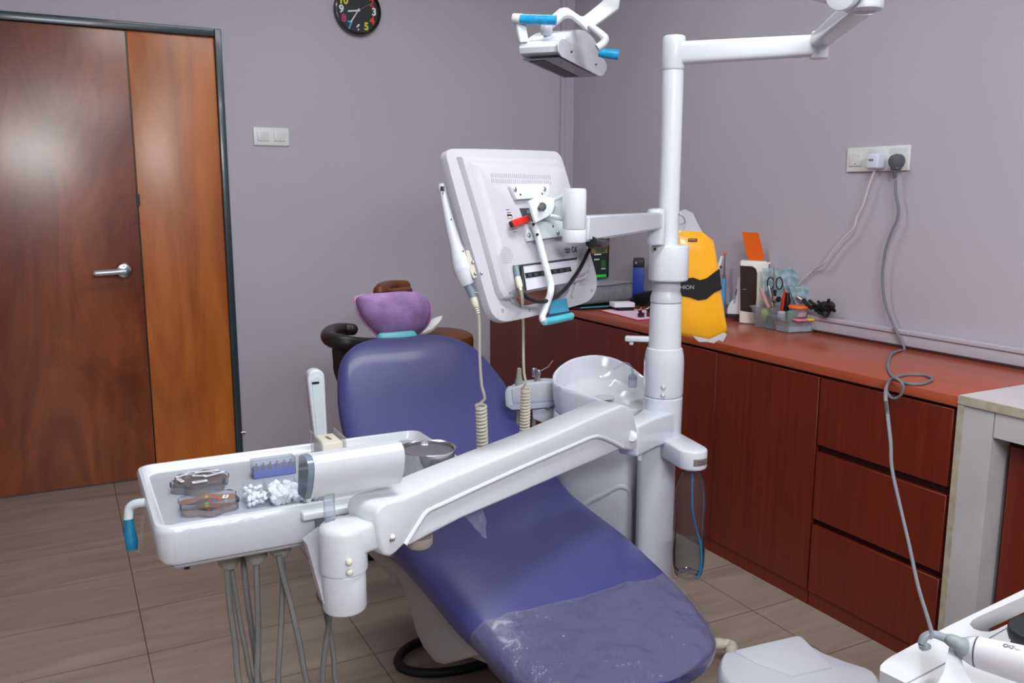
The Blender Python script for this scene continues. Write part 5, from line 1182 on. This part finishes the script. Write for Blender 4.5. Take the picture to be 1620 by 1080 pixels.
# dark tangle on the trunking
td = on(1303, 490, 0, XR-.035); t = B(); random.seed(11)
pts_ = [td+V((random.uniform(-.03, .018), random.uniform(-.06, .05), random.uniform(-.012, .035))) for i in range(26)]
t.tube(pts_, .0055, 7, k=3)
for i in range(6): t.ball(td+V((random.uniform(-.02, .0), random.uniform(-.05, .04), random.uniform(-.01, .02))), .017, nz=.5, ns=30)
t.tube([td+V((-.01, .05, .0)), td+V((-.012, .075, .015)), td+V((-.01, .095, .03))], .008, 8, k=3)
t.tube([td+V((-.01, -.02, .02)), td+V((-.012, -.035, .045))], .006, 8)
tag(t.build('cable_tangle', mat('tangle_black', (16, 22, 22), .6)), 'dark tangle of black cable lying on the wall trunking', 'cable')

# ================================================================ stools behind the chair
k = thing('brown_stool', 'brown leather stool with round seat and curved support in the far corner', 'stool', (1.50, 3.62, 0))
sc_ = on(690, 535, 1, 3.50); scx = 1.45
s1 = on(743, 540, 1, 3.55).x; rs = .20; scx = s1-rs; sz = on(700, 520, 1, 3.62).z
B().lathe([(.02, -.09), (rs*.93, -.09), (rs*.99, -.07), (rs, -.035), (rs*.97, -.012), (rs*.88, -.002), (rs*.5, .004), (.01, .006)], (scx, 3.55, sz), n=44).build('seat', LEATHB, k)
B().cyl((scx, 3.55, .12), (scx, 3.55, sz-.09), .026).build('post', STEEL, k)
for i in range(5):
    a_ = 2*PI*i/5+.3; e_ = V((scx+.26*math.cos(a_), 3.55+.26*math.sin(a_), .07)); l_ = B().tube([V((scx, 3.55, .13)), e_], [.024, .016], 8).build('leg', BLACK, k)
    B().cyl(e_+V((0, -.012, -.045)), e_+V((0, .012, -.045)), .025, n=14).build('caster', BLACK, l_)
bp_ = [on(x, y, 1, yy) for x, y, yy in ((600, 470, 3.52), (598, 457, 3.56), (606, 452, 3.66), (622, 449, 3.78), (640, 448, 3.80))]
B().tube([on(x, y, 1, yy) for x, y, yy in ((602, 459, 3.50), (606, 456, 3.62), (618, 453, 3.72), (634, 452.5, 3.76), (640, 452, 3.77))], [.028, .029, .028, .028, .026], 14, k=5, sy=1.0).ball(on(601, 461, 1, 3.49), .03).ball(on(641, 452, 1, 3.77), .026).build('curved_support', LEATHB, k)
B().tube([on(646, 459.5, 1, 3.70), on(620, 464, 1, 3.55), on(604, 470, 1, 3.50), V((1.28, 3.46, .6)), V((scx-.05, 3.5, .42))], .02, 10, k=4).build('support_post', LEATHB, k)
k = thing('black_stool', 'stool with curved black armrest behind the left of the purple chair', 'stool', (1.05, 3.05, 0))
ay = 3.0
bpts = [(518.5+2, 529, 3.12), (516, 534, 3.02), (524, 541, 2.96), (545, 545, 2.94), (575, 546, 2.95), (605, 544, 2.98), (640, 545, 3.05)]
B().tube([on(555, 521, 1, 3.32), on(540, 521, 1, 3.32), on(526, 524, 1, 3.22), on(519, 531, 1, 3.08), on(526, 538, 1, 2.98), on(545, 542, 1, 2.93), on(575, 545, 1, 2.93), on(605, 545, 1, 2.95), on(650, 548, 1, 3.02)], [.024, .026, .027, .028, .028, .027, .026, .024, .022], 14, k=5).ball(on(557, 521, 1, 3.32), .0245).build('curved_armrest', LEATHK, k)
q_ = on(540, 548, 1, 2.96)
B().tube([q_+V((.0, 0, 0)), on(540, 570, 1, 2.97), on(545, 600, 1, 3.0), V((1.0, 3.05, .44)), V((1.1, 3.1, .40))], [.034, .03, .028, .026, .026], 12, k=4).build('armrest_post', LEATHK, k)
B().lathe([(.02, -.07), (.17, -.07), (.185, -.05), (.185, -.02), (.17, -.003), (.01, .003)], (1.13, 3.12, .48), n=40).build('seat', LEATHK, k)
B().cyl((1.13, 3.12, .12), (1.13, 3.12, .42), .026).build('post', STEEL, k)
for i in range(5):
    a_ = 2*PI*i/5+.1; e_ = V((1.13+.25*math.cos(a_), 3.12+.25*math.sin(a_), .07)); l_ = B().tube([V((1.13, 3.12, .13)), e_], [.024, .016], 8).build('leg', BLACK, k)
    B().cyl(e_+V((0, -.012, -.045)), e_+V((0, .012, -.045)), .025, n=14).build('caster', BLACK, l_)
wp = on(678, 519, 1, 3.44)
tt = B(); wpts = [(658, 527), (672, 520), (684, 505), (700, 499), (696, 508), (688, 519), (676, 528), (664, 531)]
w3 = [on(x, y, 1, 3.46) for x, y in wpts]; cw = sum(w3, V())/len(w3)
tt.loft([[cw+(p-cw)*s_+V((0, d_, 0)) for p in smooth(w3, 3, True)] for s_, d_ in ((.05, -.035), (.6, -.03), (.9, -.012), (1, 0), (.9, .012), (.5, .03), (.05, .035))])
tag(tt.build('white_cushion', mat('cushion_white', (226, 224, 228), .7, bump=.6, bscale=20), ang=80), 'small pointed white cushion on the brown stool seat', 'cushion')

# ================================================================ bottom right
# smooth white floor box near the foot end
k = thing('floor_box', 'smooth white covered box on the floor right of the foot end', 'box', (1.47, 1.35, 0))
ZF = .25
tp = [on(x, y, 2, ZF) for x, y in ((1142, 1034), (1160, 1027), (1220, 1012), (1262, 1008), (1270, 1010), (1298, 1028), (1340, 1045), (1384, 1061), (1390, 1090), (1330, 1130), (1240, 1120), (1180, 1098), (1140, 1066))]
cenb = sum(tp, V())/len(tp); tps = smooth(tp, 3, True)
def fb(s_, z): return [V((cenb.x+(p.x-cenb.x)*s_, cenb.y+(p.y-cenb.y)*s_, z)) for p in tps]
B().loft([fb(1.06, 0), fb(1.055, .1), fb(1.02, .215), fb(1.0, .238), fb(.965, .248), fb(.93, ZF), fb(.02, ZF+.003)]).build('cover', mat('floorbox_white', (214, 216, 228), .4), k)
lid = [on(x, y, 2, ZF-.008) for x, y in ((1160, 1036), (1258, 1013), (1268, 1014), (1318, 1063), (1255, 1078), (1195, 1056))]
B().poly(lid, (0, 0, .015), .0065, 3).build('raised_lid', MATS['floorbox_white'], k)
hp = [on(x, y, 2, .03) for x, y in ((1120, 1058), (1135, 1046), (1148, 1032), (1150, 1020), (1146, 1008))]
hp = [V((1.2, 1.62, .03)), V((1.33, 1.60, .035)), V((1.42, 1.55, .04)), V((1.50, 1.45, .04))]
hp = [on(1143, 1016, 2, .05)+V((-.2, .1, 0)), on(1146, 1019, 2, .05), on(1157, 1032, 2, .05), on(1170, 1045, 2, .05)]
t = B(); sp_ = smooth(hp, 10); t.tube(sp_, [.016+(.002 if i % 2 else 0) for i in range(len(sp_))], 10)
tag(t.build('ribbed_hose', mat('hose_beige', (205, 196, 180), .6)), 'beige ribbed hose between the chair foot end and white floor box', 'hose')
# white trolley with scanner
ZK = .80
k = thing('white_trolley', 'white trolley top with cut-out handle at the bottom right corner', 'trolley', on(1560, 1060, 2, ZK)-Z_*ZK)
c_ = on(1390, 1060, 2, ZK); e_ = on(1620, 933, 2, ZK)
ux = (e_-on(1400, 1046, 2, ZK)); ux.z = 0; ux.normalize(); uy = V((-ux.y, ux.x, 0)); o_ = V((c_.x, c_.y, ZK))
FK = basis(ux, uy, Z_)
def k2d(x, y): 
    p = FK.transposed() @ (on(x, y, 2, ZK)-o_); return (p.x, p.y)
outk = [k2d(1620, 933)]
L0 = k2d(1620, 933)
ed = [k2d(x, y) for x, y in ((1392, 1060), (1393, 1052), (1400, 1045), (1410, 1038), (1500, 990), (1560, 961), (1620, 932))]
far = ed[-1]; dxr = (far[0]-ed[-2][0]); sl_ = (far[1]-ed[-2][1])/dxr
ext = (far[0]+.30, far[1]+sl_*.30)
outk = ed+[ext, (ext[0], -.42), (ed[0][0]+.02, -.42), (ed[0][0]-.003, -.38)]
hole = [k2d(x, y) for x, y in ((1534, 987), (1538, 981), (1550, 974), (1580, 961), (1620, 943))]
hl = hole[-1]; hs = (hl[1]-hole[-2][1])/(hl[0]-hole[-2][0])
hb_ = [k2d(x, y) for x, y in ((1620, 976), (1600, 984), (1575, 996), (1565, 999), (1552, 998), (1540, 994))]
hs2 = (hb_[1][1]-hb_[0][1])/(hb_[1][0]-hb_[0][0])
hole = hole+[(hl[0]+.2, hl[1]+hs*.2), (hb_[0][0]+.2, hb_[0][1]+hs2*.2)]+hb_
hole = [tuple(p.xy) for p in [V((*q_, 0)) for q_ in hole]]
TRW = mat('trolley_white', (205, 206, 210), .4)
B().plate([outk, hole], FK, o_-Z_*.0125, .025, .003).build('top', TRW, k, ang=50)
B().plate([[(p[0]*.9+.03, p[1]*.9-.02) for p in outk[:1]]+[(.03, -.06), (.5, -.09), (.5, -.38), (.04, -.36)]], FK, o_-Z_*.03, .03, .003).build('top_tray', TRW, k)
g0, g1, g2 = [on(x, y, 2, ZK+.0005) for x, y in ((1436, 1080), (1500, 1046), (1598, 990))]
B().tube([g0+(g0-g1)*.6, g0, g1, g2, g2+(g2-g1)*.6], .0007, 6).build('seam', mat('seam_grey', (150, 150, 152), .6), k)
pc_ = FK @ V((.25, -.2, 0))+o_
B().cyl(V((pc_.x, pc_.y, .08)), V((pc_.x, pc_.y, ZK-.03)), .03, n=24).build('trolley_post', TRW, k)
for sx_, sy_2 in ((-1, -1), (1, -1), (-1, 1), (1, 1)):
    e2_ = V((pc_.x, pc_.y, .07))+FK @ V((.2*sx_, .16*sy_2, -.01)); l_ = B().tube([V((pc_.x, pc_.y, .09)), e2_], [.022, .016], 10).build('leg', TRW, k)
    B().cyl(e2_+V((0, -.011, -.035)), e2_+V((0, .011, -.035)), .024, n=14).build('caster', BLACK, l_)
# holder cone
cb = on(1525, 1070, 2, ZK); ct_ = P(1512, 1022, P(1512, 1022, 1).length*0+ .80)
dk = .0
cx0 = on(1520, 1085, 2, ZK)
dist = (cx0-CAM).dot(FW)
B().loft([[P(x, y, dist+dz_) for x, y, dz_ in ((x0_, y_, -w_), (x1_, y_, -w_), (x1_, y_, w_), (x0_, y_, w_))] for x0_, x1_, y_, w_ in ((1478, 1545, 1092, .03), (1493, 1527, 1062, .018), (1499, 1519, 1035, .010), (1502, 1513, 1020, .006))]).build('scanner_cradle', TRW, k, ang=60)
# scanner wand
kk = thing('scanner', 'white intraoral scanner resting on the trolley with a grey lead', 'scanner', on(1580, 1075, 2, ZK+.001))
sd0 = dist-.02
a_, b_ = P(1546, 1031, sd0), P(1680, 1068, sd0-.06)
ax2 = (b_-a_).normalized()
def oval(c, r1, r2, n=28):
    x_ = ax2.cross(Z_).normalized(); y_ = x_.cross(ax2)
    if y_.z < 0: y_ = -y_
    return [c+x_*r1*math.cos(2*PI*i/n)+y_*r2*math.sin(2*PI*i/n) for i in range(n)]
pxm = sd0/FPX
B().loft([oval(a_-ax2*.014, 14*pxm, 16*pxm), oval(a_-ax2*.012, 17*pxm, 19*pxm), oval(a_-ax2*.004, 21*pxm, 24*pxm), oval(a_-ax2*.0006, 22*pxm, 25*pxm)]).build('end_ring', CERAM, kk)
B().loft([oval(a_, 20*pxm, 23*pxm), oval(a_+ax2*.0008, 21*pxm, 24*pxm)]).build('seam', DGREY, kk)
B().loft([oval(a_+ax2*.0012, 22*pxm, 25*pxm), oval(a_+ax2*.03, 25*pxm, 28*pxm), oval(b_, 28*pxm, 32*pxm)]).build('scanner_body', mat('scanner_white', (214, 210, 216), .35), kk)
up2 = V((0, 0, 1)); xs2 = ax2; ys2 = -(ax2.cross(up2)).normalized(); zs2 = xs2.cross(ys2); 
tpos = (P(1598, 1028, sd0-.045))
Rt = basis(-ax2, ax2.cross(V((0, 0, 1))).normalized()*1.0, (-ax2).cross(ax2.cross(V((0, 0, 1))).normalized()))
ctr = a_+ax2*.045; nrm_ = (CAM-ctr); nrm_ = (nrm_-ax2*nrm_.dot(ax2)).normalized(); upv = V((0, 0, 1)); upv = (upv-ax2*upv.dot(ax2)).normalized()
n3 = (nrm_*.35+upv).normalized(); ty = ax2.cross(n3)
Rt = basis(-ax2, n3.cross(-ax2), n3)
rT = 26.5*pxm
B().text('NVSVAVC:DO', Rt, ctr+ax2*.004+n3*rT, .0068, .0014, off=.0002).build('print', mat('print_grey', (105, 105, 118), .5), kk)
B().tube([P(x, y, sd0+.01) for x, y in ((1458, 1018), (1462, 1008), (1472, 1003), (1482, 1004), (1495, 1009))]+[P(1505, 1013, sd0+.005), P(1520, 1020, sd0), a_-ax2*.012], [.0045, .0045, .0045, .0045, .0048, .0075, .0085, .013], 12, k=4).build('lead', mat('lead_grey', (140, 148, 156), .45), kk)
B().tube([P(1458, 1018, sd0+.01), P(1460, 1024, sd0+.02), P(1468, 1022, sd0+.03)], .004, 8, k=3).build('lead_end', MATS['lead_grey'], kk)
# black device on the trolley
kk = thing('black_device', 'black rounded device at the right edge of the white trolley', 'device', on(1625, 1010, 2, ZK+.001))
zz = ZK+.022
bp2 = [on(x, y, 2, zz+.02) for x, y in ((1594, 984), (1598, 978), (1610, 973), (1630, 966), (1680, 950), (1700, 1040), (1650, 1020), (1610, 1002), (1597, 994))]
B().poly(bp2, (0, 0, -.014), .003, 2).build('upper_shell', mat('device_black', (30, 36, 38), .45), kk)
bp3 = [on(x, y, 2, zz+.004) for x, y in ((1600, 1001), (1612, 988), (1680, 972), (1700, 1050), (1650, 1028))]
B().poly(bp3, (0, 0, -.023)).build('lower_shell', DGREY, kk)
